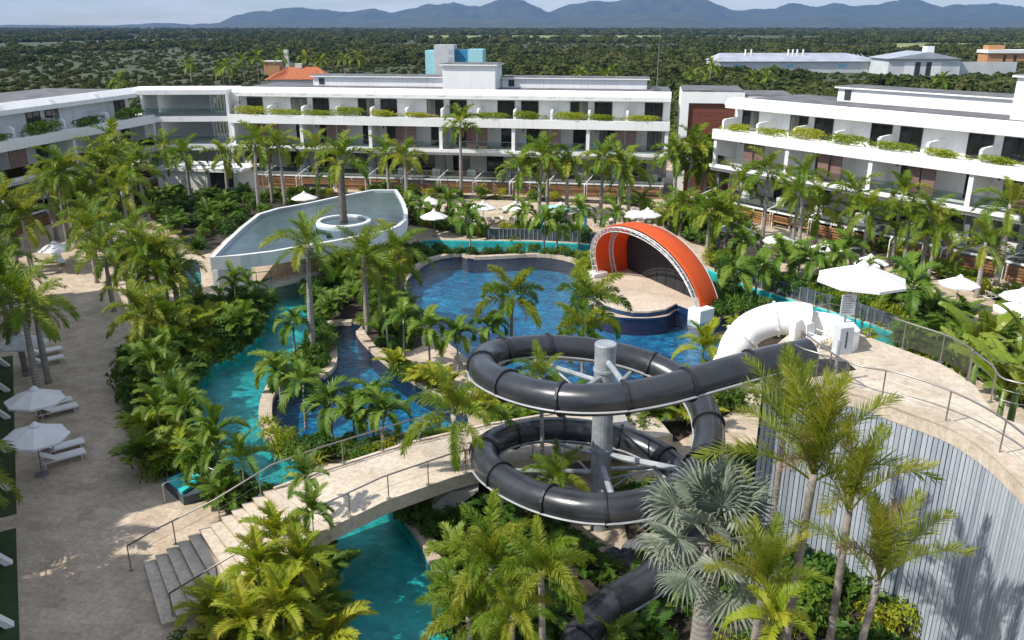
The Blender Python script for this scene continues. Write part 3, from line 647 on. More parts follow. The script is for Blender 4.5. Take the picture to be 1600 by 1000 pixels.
# warehouses to the right
p = at(1128, 114); S_ = (at(1129, 114)-p).length; r = empty('warehouse', p, R(1), 'long pale blue warehouse with a shallow grey metal roof', 'warehouse')
z0, z1 = height_at(p, 96), height_at(p, 84); Lw = 236*S_; far_box(r, 'wall', -6*S_, Lw, 0, 22, 0, z0, 'pale_wall')
m = MB(); m.add([(-8*S_, -1, z0), (Lw+6, -1, z0), (Lw+6, 23, z0), (-8*S_, 23, z0), (4*S_, 11, z1), (Lw-8, 11, z1)], [(0, 1, 5, 4), (2, 3, 4, 5), (1, 2, 5), (3, 0, 4), (3, 2, 1, 0)]); rf = m.build('roof', M['metal_roof'], r)
for i, q in enumerate((.18, .22, .47, .5, .53, .57)): m = MB(); m.tube([(Lw*q, 8, z1-1), (Lw*q, 8, z1+1.6)], .35, 8); m.build('roof_vent', M['white'], rf)
for i in range(40): m = MB(); xx = Lw*i/40; m.box(xx, xx+.12, -1, 10.8, 0, .1, mat=Matrix.Translation((0, 0, z0+.05)) @ Matrix.Shear('XZ', 4, (0, 0)) if False else Matrix.Translation((0, 0, z0)) @ Matrix.Rotation(math.atan2(z1-z0, 12), 4, 'X')); m.build('roof_rib', M['pale_wall'], rf)
for i in range(8): m = MB(); m.box(Lw*(.08+i*.115), Lw*(.08+i*.115)+3, -.05, .0, z0*.45, z0*.75); m.build('window', M['pale_wall'] if i % 3 else M['blue_wall'], r)
p = at(1386, 118); S_ = (at(1387, 118)-p).length; r = empty('gabled_hall', p, R(-2), 'pale hall with a low gabled grey roof and two dark doors', 'warehouse')
z0, z1 = height_at(p, 92), height_at(p, 81); far_box(r, 'wall', 0, 110*S_, 0, 20, 0, z0, 'pale_wall')
m = MB(); m.add([(-1, -1, z0), (111*S_, -1, z0), (111*S_, 21, z0), (-1, 21, z0), (58*S_, -1, z1), (58*S_, 21, z1)], [(0, 4, 5, 3), (4, 1, 2, 5), (0, 1, 4), (3, 5, 2), (3, 2, 1, 0)]); m.build('roof', M['metal_roof'], r)
for q in (41, 58): m = MB(); m.box(q*S_, (q+8)*S_, -.06, .0, 0, height_at(p, 97)); m.build('door', M['fascia_dark'], r)
for q in (25, 66): m = MB(); m.box(q*S_, (q+15)*S_, -.07, .0, 0, height_at(p, 97)); m.build('sliding_door', M['white'], r)
far_box(r, 'boundary_wall', 110*S_, 200*S_, 2, 3, 0, height_at(p, 97), 'pale_wall'); far_box(r, 'roof_hatch', 68*S_, 80*S_, 8, 12, z1-2, height_at(p, 73), 'white')
p = at(1540, 104); S_ = (at(1541, 104)-p).length; r = empty('ochre_house', p, R(-4), 'flat-roofed ochre house with white roof edge', 'house')
far_box(r, 'wall', 0, 90*S_, 0, 10, 0, height_at(p, 83), 'ochre'); far_box(r, 'roof_edge', -2*S_, 92*S_, -1, 11, height_at(p, 83), height_at(p, 78), 'white'); far_box(r, 'upper_room', 4*S_, 28*S_, 3, 9, height_at(p, 78), height_at(p, 71), 'ochre')
for q in (24, 40, 62): m = MB(); m.box(q*S_, (q+4)*S_, -.06, .0, .5, height_at(p, 86)); m.build('window', M['dark_frame'], r)
# aerial on the centre roof
q = on(CEN, CL-1.2, 4.5, 11.5); m = MB(); m.tube([(0, 0, 0), (0, 0, 1), (0, 0, 7.2)], [.09, .06, .02], 6); m.box(-.5, .5, -.4, .4, 0, .5)
tag(m.build('aerial_mast', M['grey_col'], None, q), 'slim grey aerial mast standing on the flat roof', 'mast')
# near wing at the lawn strip (camera side, left): blocks with a gap where the path runs
def near_block(u0, u1, off, label):
    o = gA+gd*u0+gn*off; r = empty('garden_wing', (o.x, o.y, 0), math.atan2(gd.y, gd.x), label, 'building'); L = u1-u0
    for z0, z1 in ((4.3, 4.95), (7.7, 8.4), (10.9, 11.6)): m = MB(); m.box(0, L, -.0, 12, z0, z1); m.build('floor_slab' if z0 < 10 else 'roof_slab', M['white'], r)
    m = MB(); m.box(0, L, 2.0, 12, 0, 4.29); m.box(0, L, 2.0, 12, 4.96, 7.69); m.box(0, L, 2, 12, 8.41, 10.89); m.build('wall', M['white'], r)
    for k in range(int(L/4.4)):
        for z0 in (.2, 5.0, 8.5): window(r, k*4.4+1, k*4.4+3, 2, z0, z0+2.2)
    return r
# ------------------------------------------------------------------ plants: leaves
def frond_mesh(name, L, n, ll, up, droop, mat, wid=.05, vang=25, plum=0.0, seed=0, start=.16, tipdroop=.35, pet=.03, drymat=None):
    rg_ = random.Random(seed); m = MB(); K = 16; pos = [Vector((0, 0, 0))]; ang = []
    for i in range(K+1):
        t_ = i/K; ang.append(R(up)-R(droop)*t_**1.25)
        if i < K: pos.append(pos[-1]+Vector((math.cos(ang[-1]), 0, math.sin(ang[-1])))*(L/K))
    m.tube(pos, [pet*(1-.88*i/K) for i in range(K+1)], 4, 1 if drymat else 0, caps=False)
    for side in (-1, 1):
        for i in range(n):
            t_ = start+(1-start)*(i+rg_.uniform(.1, .9))/n; f = t_*K; k = min(int(f), K-1); p = pos[k].lerp(pos[k+1], f-k); a = ang[k]
            T = Vector((math.cos(a), 0, math.sin(a))); N = Vector((-math.sin(a), 0, math.cos(a))); B = Vector((0, side, 0))
            q = (t_-start)/(1-start); le = ll*(.45+.62*math.sin(math.pi*min(1, q*.86+.14))**.8)*rg_.uniform(.85, 1.1)
            fw = R(32+28*q); el = R(vang*(1-.6*q))+R(rg_.uniform(-10, 10))+(rg_.uniform(-1, 1)*plum)
            out = (B*math.cos(el)+N*math.sin(el)); d = (out*math.cos(fw)+T*math.sin(fw)).normalized()
            wd = (T-d*T.dot(d)).normalized()*wid*.5
            mid = p+d*le*.5; g2 = (d+Vector((0, 0, -1))*tipdroop*rg_.uniform(.6, 1.4)).normalized(); tip = mid+g2*le*.5
            m.add([p-wd*.6, p+wd*.6, mid+wd, mid-wd, tip], [(0, 1, 2, 3), (3, 2, 4)], 0)
    return m.mesh(name, [mat, drymat] if drymat else mat)
def frond_set(name, L, n, ll, mat, wid, plum=0.0, ups=((72, 62), (48, 95), (22, 95), (-8, 70)), var=2, **kw):
    return [[frond_mesh('frond', L*(1-.04*v), n, ll, u, d, mat, wid, plum=plum, seed=i*10+v+hash(name) % 7 if False else i*10+v, **kw) for v in range(var)] for i, (u, d) in enumerate(ups)]
FR = {}
FR['royal'] = frond_set('royal', 2.9, 66, .66, M['leaf_royal'], .05, plum=.6, var=3)
FR['royal_far'] = frond_set('royal', 2.9, 34, .70, M['leaf_royal'], .095, plum=.6)
FR['foxtail'] = frond_set('foxtail', 2.9, 90, .60, M['leaf_royal'], .055, plum=1.5, var=3)
FR['young'] = frond_set('young', 1.65, 32, .52, M['leaf_young'], .085, plum=.2, ups=((78, 85), (58, 130), (35, 140), (10, 105)))
FR['areca'] = frond_set('areca', 2.1, 34, .58, M['leaf_bright'], .065, plum=.1, ups=((82, 50), (68, 85), (48, 100), (25, 90)), vang=42)
FR['areca_green'] = frond_set('areca', 2.0, 34, .55, M['leaf_mid'], .065, plum=.1, ups=((82, 50), (68, 85), (48, 100), (25, 90)), vang=42)
FR['date'] = frond_set('date', 2.9, 85, .56, M['leaf_date'], .024, plum=.7, ups=((84, 25), (70, 48), (48, 65), (5, 85)), vang=30, tipdroop=.1, var=3)
FR['queen'] = frond_set('queen', 2.7, 110, .50, M['leaf_royal'], .030, plum=1.1, ups=((76, 55), (55, 95), (32, 105), (5, 85)), var=3, tipdroop=.5)
FR['coconut'] = frond_set('coconut', 4.2, 26, .9, M['leaf_royal'], .16, plum=.1, ups=((75, 70), (45, 95), (18, 95), (-12, 70)))
FR['dry'] = [[frond_mesh('dry_frond', 2.2, 40, .35, 60, 75, M['leaf_dry'], .03, plum=1.2, seed=77)]]
def trunk_mesh(h, r0, r1, bulge=0.0, lean=(0, 0), mat='palm_trunk', n=9, steps=10):
    m = MB(); pts_ = []; rr = []
    for i in range(steps+1):
        t_ = i/steps; pts_.append((lean[0]*t_*t_, lean[1]*t_*t_, -.12+t_*(h+.12)))
        rr.append(r0+(r1-r0)*t_+bulge*math.exp(-((t_-.38)/.28)**2)+(.35*r0*max(0, 1-t_*9)))
    m.tube(pts_, rr, n); return m.mesh('trunk', M[mat], True)
shaft = MB(); shaft.tube([(0, 0, -1.0), (0, 0, -.7), (0, 0, -.2), (0, 0, .12)], [.115, .14, .10, .05], 8); SHAFT = shaft.mesh('crownshaft', M['shaft_green'], True)
PRNG = random.Random(5)
def palm(kind, base, h, label, group=None, name='palm_tree', scale=1.0, nf=None, trunk=True, lean=None, fr=None, bulge=None, levels=4, tr=None):
    "palm with its trunk, crownshaft and single fronds"
    rg_ = PRNG; scale *= {'royal': .84, 'royal_far': .9, 'young': .8, 'areca_green': .66, 'areca': .85}.get(kind, 1.0); root = empty(name, base, rg_.uniform(0, 6.28), label, 'palm', group)
    lean = (rg_.uniform(-.04, .04)*h, rg_.uniform(-.04, .04)*h) if lean is None else lean
    spec = dict(royal=(.17, .12, .05, 14), royal_far=(.17, .12, .05, 13), foxtail=(.13, .10, .02, 14), young=(.075, .055, 0, 10), areca=(.05, .04, 0, 7), areca_green=(.05, .04, 0, 7), date=(.26, .22, .0, 18), queen=(.16, .13, .0, 16), coconut=(.2, .14, 0, 15))[kind]
    if trunk:
        r0_, r1_ = (spec[0]*scale, spec[1]*scale) if tr is None else (tr, tr*.85)
        link('trunk', trunk_mesh(h, r0_, r1_, (spec[2] if bulge is None else bulge)*scale, lean, 'bark' if kind == 'date' else 'palm_trunk'), root)
        if kind in ('royal', 'royal_far', 'foxtail', 'young', 'areca', 'areca_green'): link('crownshaft', SHAFT, root, (lean[0], lean[1], h), scale=(scale*(1 if spec[0] > .1 else .55), )*2+(scale*(1.05 if spec[0] > .1 else .7),))
    n = nf or spec[3]; F_ = FR[fr or kind]
    for i in range(n):
        t_ = (i+.5)/n; lv = min(3, int(t_*levels)); mesh_ = rg_.choice(F_[lv]); az = i*2.399+rg_.uniform(-.25, .25)
        link('frond', mesh_, root, (lean[0], lean[1], h-.02*i*scale), (rg_.uniform(-.10, .10), rg_.uniform(-.14, .14), az), scale*rg_.uniform(.88, 1.1))
    if kind in ('royal', 'foxtail', 'queen', 'royal_far') and rg_.random() < .6:
        for k in range(rg_.choice((1, 1, 2))): link('dry_frond', FR['dry'][0][0], root, (lean[0], lean[1], h-.3*scale), (rg_.uniform(-.2, .2), rg_.uniform(1.2, 1.9), rg_.uniform(0, 6.28)), scale*rg_.uniform(.7, 1.0))
    return root
def palm_px(kind, bx, by, cy, label, group=None, z=0.0, **kw):
    b = at(bx, by, z); return palm(kind, b, max(1.2, height_at(b, cy)-z), label, group, **kw)
# leafy shrubs
def leaf_quads(m, p, d, s, w_, bend, rg_):
    a = d.orthogonal().normalized(); a = Matrix.Rotation(rg_.uniform(0, 6.28), 3, d) @ a
    dd = (d*.55+a*.85).normalized(); sd = dd.cross(d).normalized()*w_*.5; mid = p+dd*s*.5; tip = p+(dd+Vector((0, 0, -bend))).normalized()*s
    m.add([p, mid+sd, tip, mid-sd], [(0, 1, 2, 3)])
def shrub_mesh(name, n, ls, lw, mat, seed, shape='dome', bend=.4):
    rg_ = random.Random(seed); m = MB(); lob = [(rg_.uniform(-.55, .55), rg_.uniform(-.55, .55), rg_.uniform(.3, .75), rg_.uniform(.32, .55)) for _ in range(9)]
    for i in range(n):
        if shape == 'dome':
            x, y, z, r_ = lob[i % 9]; d = Vector((rg_.gauss(0, 1), rg_.gauss(0, 1), rg_.gauss(.45, .8))).normalized(); p = Vector((x, y, z))+d*r_*rg_.uniform(.6, 1.0); p.z = max(.04, p.z)
            leaf_quads(m, p, d, ls*rg_.uniform(.7, 1.25), lw*rg_.uniform(.7, 1.2), bend, rg_)
        else:  # rosette of long arching blades
            az = rg_.uniform(0, 6.28); el = rg_.uniform(.25, 1.4); c = Vector((rg_.gauss(0, .28), rg_.gauss(0, .28), .08)); L_ = ls*rg_.uniform(.7, 1.2); d = Vector((math.cos(az)*math.cos(el), math.sin(az)*math.cos(el), math.sin(el)))
            sd = Vector((-math.sin(az), math.cos(az), 0))*lw*.5; pr = [c]
            for k in range(3): d = (d+Vector((0, 0, -bend*.45))).normalized(); pr.append(pr[-1]+d*L_/3)
            m.add([pr[0]-sd*.4, pr[0]+sd*.4, pr[1]+sd, pr[1]-sd, pr[2]+sd*.9, pr[2]-sd*.9, pr[3]], [(0, 1, 2, 3), (3, 2, 4, 5), (5, 4, 6)])
    return m.mesh(name, mat)
SH = {
 'broad': [shrub_mesh('shrub', 520, .30, .17, M['leaf_dark'], 1+i) for i in range(3)],
 'mid': [shrub_mesh('shrub', 620, .24, .12, M['leaf_mid'], 11+i) for i in range(3)],
 'bright': [shrub_mesh('shrub', 620, .20, .10, M['leaf_bright'], 21+i) for i in range(2)],
 'blade': [shrub_mesh('shrub', 120, 1.15, .12, M['leaf_mid'], 31+i, 'blade', .7) for i in range(2)],
 'bladed': [shrub_mesh('shrub', 130, 1.15, .13, M['leaf_dark'], 41+i, 'blade', .7) for i in range(2)],
 'bladeb': [shrub_mesh('shrub', 130, .9, .10, M['leaf_bright'], 51+i, 'blade', .8) for i in range(2)],
}
def arching_clump(mat, seed, n=20, L=1.7):
    rg_ = random.Random(seed); m = MB()
    for i in range(n):
        me_ = frond_mesh('x', L*rg_.uniform(.7, 1.15), 22, .42, rg_.uniform(55, 88), rg_.uniform(50, 100), mat, .07, vang=38, seed=seed*31+i)
        Mx = Matrix.Translation((rg_.gauss(0, .22), rg_.gauss(0, .22), rg_.uniform(.0, .5))) @ Matrix.Rotation(i*2.4+rg_.uniform(-.3, .3), 4, 'Z')
        m.add([Mx @ v.co for v in me_.vertices], [tuple(q.vertices) for q in me_.polygons]); bpy.data.meshes.remove(me_)
    return m.mesh('shrub', mat)
SH['arch'] = [arching_clump(M['leaf_mid'], 3), arching_clump(M['leaf_mid'], 4)]
SH['archb'] = [arching_clump(M['leaf_bright'], 5), arching_clump(M['leaf_bright'], 6)]
SH['archd'] = [arching_clump(M['leaf_dark'], 7), arching_clump(M['leaf_dark'], 8)]
SNAME = dict(broad='broad_leaf_shrub', mid='bushy_shrub', bright='yellow_green_shrub', blade='strap_leaf_plant', bladed='strap_leaf_plant', bladeb='strap_leaf_plant', arch='areca_shrub', archb='areca_shrub', archd='areca_shrub')
SDESC = dict(broad='dark broad-leaved shrub', mid='mid green bushy shrub', bright='yellow-green leafy shrub', blade='green strap-leaved plant', bladed='dark strap-leaved plant', bladeb='yellow-green strap-leaved plant', arch='green feathery areca shrub', archb='golden green feathery areca shrub', archd='dark feathery areca shrub')
SRNG = random.Random(8)
def shrub(kind, p, s, where, hs=1.0):
    o = link(SNAME[kind], SRNG.choice(SH[kind]), None, p, (SRNG.uniform(-.08, .08), SRNG.uniform(-.08, .08), SRNG.uniform(0, 6.28)), (s, s, s*hs*SRNG.uniform(.85, 1.2)))
    return tag(o, f'{SDESC[kind]} {where}', 'plant', f'{SDESC[kind]}s {where}')
BS = .74
def bed(poly, kinds, where, n, smin, smax, z=0.004, soil=True, hs=1.0, pad=0.0, avoid=(), grad=None):
    "planting bed: soil sheet with separate plants set over it"
    if soil:
        b_ = MB(); v2_, f2_ = cdt_fill(poly, list(avoid)); b_.add([(q.x, q.y, z+.004) for q in v2_], f2_); tag(b_.build('planting_bed', M['soil']), kind='structure')
    xs = [q[0] for q in poly]; ys = [q[1] for q in poly]; placed = []; tries = 0
    n = int(n*1.2)
    dmin = .62*math.sqrt(abs(area(poly))/max(1, n))
    while len(placed) < n and tries < n*60:
        tries += 1; q = Vector((SRNG.uniform(min(xs), max(xs)), SRNG.uniform(min(ys), max(ys))))
        if not inside(q, poly) or any(inside(q, a_) for a_ in avoid) or any((q-r_).length < dmin for r_ in placed): continue
        placed.append(q); k = SRNG.choices([a_[0] for a_ in kinds], [a_[1] for a_ in kinds])[0]
        shrub(k, (q.x, q.y, z), BS*SRNG.uniform(smin, smax), where, hs)
# ------------------------------------------------------------------ waterside pavilion with a pool on its roof
def pavilion():
    Z = 3.45
    px = [(328, 402), (350, 378), (376, 354), (402, 334), (432, 325), (478, 317), (530, 306), (582, 296), (620, 296), (627, 306), (633, 318), (637, 332), (635, 343), (625, 352), (606, 360), (560, 369), (525, 376), (470, 385), (425, 393), (375, 399)]
    poly = [at(a, b, Z).xy for a, b in px]
    if area(poly) < 0: poly = poly[::-1]
    c = poly[0].copy(); r = empty('pavilion', (c.x, c.y, 0), 0, 'white curved waterside pavilion carrying a shallow reflecting pool on its roof', 'pavilion')
    loc = [p-c for p in poly]; n = len(loc)
    inner = offset_poly(loc, .3)
    m = MB(); m.prism(loc, Z-1.0, Z-.35); m.build('roof_slab', M['white'], r)
    m = MB()
    vs = [(p.x, p.y, Z-.352) for p in loc]+[(p.x, p.y, Z) for p in loc]+[(p.x, p.y, Z) for p in inner]+[(p.x, p.y, Z-.352) for p in inner]
    fs = []
    for i in range(n):
        j = (i+1) % n; fs += [(i, j, n+j, n+i), (n+i, n+j, 2*n+j, 2*n+i), (2*n+i, 2*n+j, 3*n+j, 3*n+i)]
    m.add(vs, fs); m.build('roof_rim', M['white'], r)
    m = MB(); m.add([(p.x, p.y, Z-.33) for p in inner], [tuple(range(n))]); m.build('roof_tiles', M['roof_tiles'], r)
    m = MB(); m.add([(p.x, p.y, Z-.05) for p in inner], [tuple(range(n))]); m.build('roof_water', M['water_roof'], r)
    # ring planter
    q = at(537, 346, Z).xy-c; m = MB(); m.lathe([(1.95, -.3), (1.95, .12), (2.25, .12), (2.3, .06), (2.3, -.3)], 32, 0, (q.x, q.y, Z)); m.build('ring_planter', M['white'], r, smooth=False)
    m = MB(); m.lathe([(.0, -.06), (1.96, -.06)], 24, 0, (q.x, q.y, Z)); m.build('ring_basin', M['roof_tiles'], r)
    # legs: a blade wall at the left tip, round column near right, curved back wall
    a = at(316, 474).xy-c; b = at(342, 452).xy-c
    m = MB(); t_ = loc[0]
    tp = at(328, 402, Z).xy-c; i0 = min(range(n), key=lambda i: (loc[i]-tp).length); L0 = loc[i0]; nx = [loc[(i0+1) % n], loc[i0-1]]
    for q_ in nx:
        dv = (q_-L0).normalized(); nv = Vector((-dv.y, dv.x))
        if nv.dot(sum(loc, Vector((0, 0)))/n-L0) < 0: nv = -nv
        m = MB(); st = L0+nv*.06; m.prism([st, st+dv*2.7, st+dv*2.7+nv*.35, st+nv*.35], 0, Z-.98+(.003 if q_ is nx[0] else 0)); m.build('end_wall', M['white'], r)
    for (qx, qy, w_) in ((595, 398, .9), (470, 412, .5)):
        k = at(qx, qy, 1.2).xy-c; m = MB(); m.lathe([(w_*.5, 0), (w_*.62, Z-1.0)], 14, 0, (k.x, k.y, 0)); m.build('column', M['white'], r, smooth=True)
    bw = [at(x, y, 0).xy-c for x, y in ((430, 402), (500, 392), (560, 382), (610, 368))]
    m = MB(); m.prism(bw+[p+Vector((.3, 1.2)) for p in bw[::-1]], 0, Z-1.0); m.build('back_wall', M['pale_wall'], r)
    fb = [at(x, y, .9).xy-c for x, y in ((402, 446), (425, 444), (450, 438), (478, 430), (510, 420))]     # footbridge under the roof
    m = MB(); m.prism(fb+[p+Vector((.6, 2.2)) for p in fb[::-1]], .55, .9); m.build('footbridge', M['deck_stone'], r)
    for k in range(len(fb)-1): m = MB(); m.bar((*fb[k], 1.9), (*fb[k+1], 1.9), .03); m.bar((*fb[k], .9), (*fb[k], 1.9), .025); m.build('footbridge_rail', M['rail_steel'], r)
    return q+c, Z
PQ, PZ = pavilion()
# ------------------------------------------------------------------ open-air stage under an orange shell
def stage():
    A = at(933, 432, .35); B = at(1097, 489, .35); C = (A+B)/2; d = (B-A); Lh = d.length/2; d.normalize(); nb = Vector((-d.y, d.x, 0))      # nb points away from the audience
    r = empty('stage', (C.x, C.y, 0), math.atan2(d.y, d.x), 'pale paved open-air stage with a rounded front jutting into the pool', 'stage')
    fl = [at(x, y, .4) for x, y in ((912, 448), (928, 462), (945, 475), (965, 482), (990, 487), (1015, 487), (1040, 483), (1057, 474), (1083, 484), (1096, 486), (1112, 470), (1108, 440), (1090, 424), (1040, 410), (980, 404), (930, 412), (912, 430))]
    Mi = r.matrix_basis.inverted(); pl = [(Mi @ p).xy for p in fl]
    m = MB(); m.prism(pl, -1.2, .30); m.build('base', M['mosaic_navy'], r); m = MB(); m.prism(pl, .302, .42); m.build('floor', M['deck_stone'], r)
    s = empty('stage_shell', (C.x, C.y, .42), math.atan2(d.y, d.x), 'bright orange fabric shell on curved white trusses over the stage', 'canopy')
    # local axes: x along the chord, y away from the audience
    def arch(t_, y0, hh, hw, lean, skew, n=26):
        out = []
        for i in range(n+1):
            a = math.pi*i/n; x = -math.cos(a)*hw*(1 if a > math.pi/2 else 1.0); z = max(0.0, math.sin(a))**.82*hh
            out.append(Vector((x+skew*(z/hh), y0+lean*(z/hh), z)))
        return out
    a1 = arch(0, 0, 4.75, Lh, -.6, -1.5)
    def back(ar, dl, dr, hs, k): return [Vector((-Lh+(p.x+Lh)*k, p.y+dl+(dr-dl)*(p.x+Lh)/(2*Lh), p.z*hs)) for p in ar]
    a2 = back(a1, 1.9, 1.1, 1.0, .99); a3 = back(a1, 3.7, 2.1, .9, .97)
    ars = [a1, a2, a3]; rows = []
    for k in range(9):
        t_ = k/4; i = min(1, int(t_)); f = t_-i; rows.append([p.lerp(q, f) for p, q in zip(ars[i], ars[i+1])])
    n = len(a1); m = MB(); m.add([p for rw in rows for p in rw], [(k*n+i, k*n+i+1, (k+1)*n+i+1, (k+1)*n+i) for k in range(8) for i in range(n-1)]); o = m.build('fabric', M['orange'], s, smooth=True)
    sol = o.modifiers.new('thickness', 'SOLIDIFY'); sol.thickness = .06; sol.offset = 0
    def truss(ar, inset, nm):
        ar = [p+(Vector((ar[13].x, p.y, 1.0))-p).normalized()*.12+Vector((0, -.06, 0)) for p in ar]; t1 = ar; t2 = [p+(Vector((ar[13].x, p.y, 1.5))-p).normalized()*inset+Vector((0, -.12, 0)) for p in ar]; t3 = [p+Vector((0, -.30, 0)) for p in ar]
        m = MB(); [m.tube(q, .038, 6) for q in (t1, t2, t3)]; o = m.build(nm, M['truss'], s)
        b_ = MB()
        for i in range(n-1):
            for u, v in ((t1, t2), (t2, t3), (t3, t1)): b_.bar(u[i], v[i+1], .018, 4); b_.bar(u[i], v[i], .018, 4)
        b_.build('bracing', M['truss'], o)
    truss(a1, .33, 'front_truss'); truss(a2, .26, 'middle_truss'); m = MB(); m.tube(a3, .07, 6); m.build('rear_tube', M['truss'], s)
    # side struts and the dark backdrop
    m = MB(); m.bar(a1[7]*.96, a2[8]*.96, .04); m.bar(a1[19]*.95, a2[18]*.95, .04); m.build('strut', M['truss'], s)
    bp = [p+Vector((.05, -.22, -.05)) for p in a3[2:21]]; m = MB(); bp = [Vector((bp[0].x, bp[0].y, 0))]+bp+[Vector((bp[-1].x, bp[-1].y, 0))]; k = len(bp)
    m.add(bp+[p+Vector((0, .12, 0)) for p in bp], [tuple(range(k)), tuple(range(2*k-1, k-1, -1))]+[(i, k+i, k+(i+1) % k, (i+1) % k) for i in range(k)]); bd = m.build('backdrop', M['screen'], s)
    for i in range(7): m = MB(); q = bp[0].lerp(bp[-1], (i+.6)/7.4); m.box(q.x, q.x+.03, q.y-.05, q.y-.01, 0, 2.0); m.build('backdrop_seam', M['fascia_dark'], bd)
    for p_, nm in ((A, 'left'), (B, 'right')):
        q = (Mi @ p_); m = MB(); m.box(q.x-.55, q.x+.55, q.y-.8, q.y+.6, -.5, .75); m.build('footing', M['white'], r)
stage()
# ------------------------------------------------------------------ footbridge with stairs
BZ = 2.1
def bridge():
    s0f, s0n = at(227, 884), at(255, 982); s1f, s1n = at(428, 764, BZ), at(514, 826, BZ)
    r = empty('footbridge', (s0f.x, s0f.y, 0), 0, 'pale stone footbridge over the turquoise river with a wide flight of steps', 'bridge'); o = s0f.copy()
    N = 12
    for i in range(N):
        t0, t1 = i/N, (i+1)/N; z1 = BZ*(i+1)/N; a, b, c, d = (s0f.lerp(s1f, t0), s0n.lerp(s1n, t0), s0n.lerp(s1n, t1), s0f.lerp(s1f, t1))
        run = (c-b).normalized()*.03
        m = MB(); pl = [(p-o).xy for p in (a, b, c, d)]; m.prism(pl, max(-.05, z1-.62), z1-.05); st_ = m.build('step', M['deck_stone'], r)
        pl2 = [(p-o).xy for p in (a-run, b-run, c-run*1.3, d-run*1.3)]; m = MB(); m.prism(pl2, z1-.049, z1); m.build('tread', M['deck_stone'], st_)
    far = [s1f, at(500, 737, BZ+.1), at(640, 692, BZ+.2), at(760, 664, BZ-.1), at(900, 640, BZ-.7), at(1010, 630, BZ-1.3)]
    near = [s1n, at(600, 784, BZ+.1), at(707, 746, BZ+.2), at(800, 722, BZ-.1), at(930, 700, BZ-.7), at(1050, 680, BZ-1.3)]
    for i in range(5):
        q = [far[i], near[i], near[i+1], far[i+1]]; m = MB(); zt = [p.z for p in q]
        m.add([Vector((p.x-o.x, p.y-o.y, p.z-.42)) for p in q]+[Vector((p.x-o.x, p.y-o.y, p.z)) for p in q], [(3, 2, 1, 0), (4, 5, 6, 7), (0, 1, 5, 4), (1, 2, 6, 5), (2, 3, 7, 6), (3, 0, 4, 7)]); m.build('deck_slab', M['deck_stone'], r)
        for e, s_ in ((far, -1), (near, 1)):
            a, b = e[i], e[i+1]; t_ = (b-a).normalized(); nn = Vector((t_.y, -t_.x, 0))*s_
            m = MB(); vs = []
            for p in (a, b):
                for k_, zz in ((-.10, -.52), (.06, -.52), (.06, .055), (-.10, .055)): vs.append(p-o+nn*k_+Vector((0, 0, zz)))
            m.add(vs, [(0, 1, 5, 4), (1, 2, 6, 5), (2, 3, 7, 6), (3, 0, 4, 7), (3, 2, 1, 0), (4, 5, 6, 7)]); m.build('edge_beam', M['deck_stone'], r)
    for p in (near[2].lerp(far[2], .5), near[3].lerp(far[3], .5), near[4].lerp(far[4], .5)):
        q = p-o; m = MB(); m.add([(q.x-.9, q.y-1.2, -.1), (q.x+.1, q.y-1.2, -.1), (q.x+.1, q.y+1.2, -.1), (q.x-.9, q.y+1.2, -.1), (q.x+.9, q.y-1.3, 1.6), (q.x+2.0, q.y-1.3, 1.6), (q.x+2.0, q.y+1.3, 1.6), (q.x+.9, q.y+1.3, 1.6)], [(3, 2, 1, 0), (4, 5, 6, 7), (0, 1, 5, 4), (1, 2, 6, 5), (2, 3, 7, 6), (3, 0, 4, 7)]); m.build('leaning_pier', M['concrete'], r)
    return s0f, s0n, s1f, s1n, far, near
S0F, S0N, S1F, S1N, FAR, NEAR = bridge()
def railing(name, pts_, label, h=1.0, post_at=None, cables=1, infill=False, mat='rail_steel', plate=True):
    o = Vector(pts_[0]); r = empty(name, o, 0, label, 'railing'); P = [Vector(p)-o for p in pts_]
    m = MB(); m.tube([p+Vector((0, 0, h)) for p in P], .032, 8); m.build('handrail', M[mat], r, smooth=True)
    L = [0]
    for i in range(1, len(P)): L.append(L[-1]+(P[i]-P[i-1]).length)
    def at_l(s):
        for i in range(1, len(P)):
            if s <= L[i]+1e-6: return P[i-1].lerp(P[i], (s-L[i-1])/max(1e-6, L[i]-L[i-1]))
        return P[-1]
    pm = MB(); pm.bar((0, 0, -.03), (0, 0, h), .024, 6); pm.box(-.09, .09, -.07, .07, 0, .02); pmesh = pm.mesh('post', M[mat])
    sp = post_at or 1.75; n = max(1, round(L[-1]/sp))
    for i in range(n+1): link('post', pmesh, r, at_l(L[-1]*i/n))
    for k in range(cables):
        m = MB(); m.tube([p+Vector((0, 0, h*(k+1)/(cables+1))) for p in P], .007, 4); m.build('cable', M[mat], r)
    if infill:
        me = bpy.data.meshes.new('wire_infill'); vs = []; uv = []
        for p, l in zip(P, L): vs += [p+Vector((0, 0, .1)), p+Vector((0, 0, h-.04))]; uv += [(l, .1), (l, h-.04)]
        fs = [(2*i, 2*i+2, 2*i+3, 2*i+1) for i in range(len(P)-1)]; me.from_pydata(vs, [], fs); ul = me.uv_layers.new()
        for pl in me.polygons:
            for li in pl.loop_indices: ul.data[li].uv = [c*2.2 for c in uv[me.loops[li].vertex_index]]
        me.materials.append(M['wire_mesh']); link('wire_infill', me, r)
    return r
up = Vector((0, 0, .06))
railing('stair_railing', [S0F.lerp(S1F, .02)+Vector((-.5, -.3, .0)), S0F.lerp(S1F, .1)+Vector((0, 0, .2)), S0F.lerp(S1F, .55)+Vector((0, 0, 0)), S1F+up]+[p+up for p in FAR[1:4]], 'steel handrail along the river side of the steps and footbridge', cables=1)
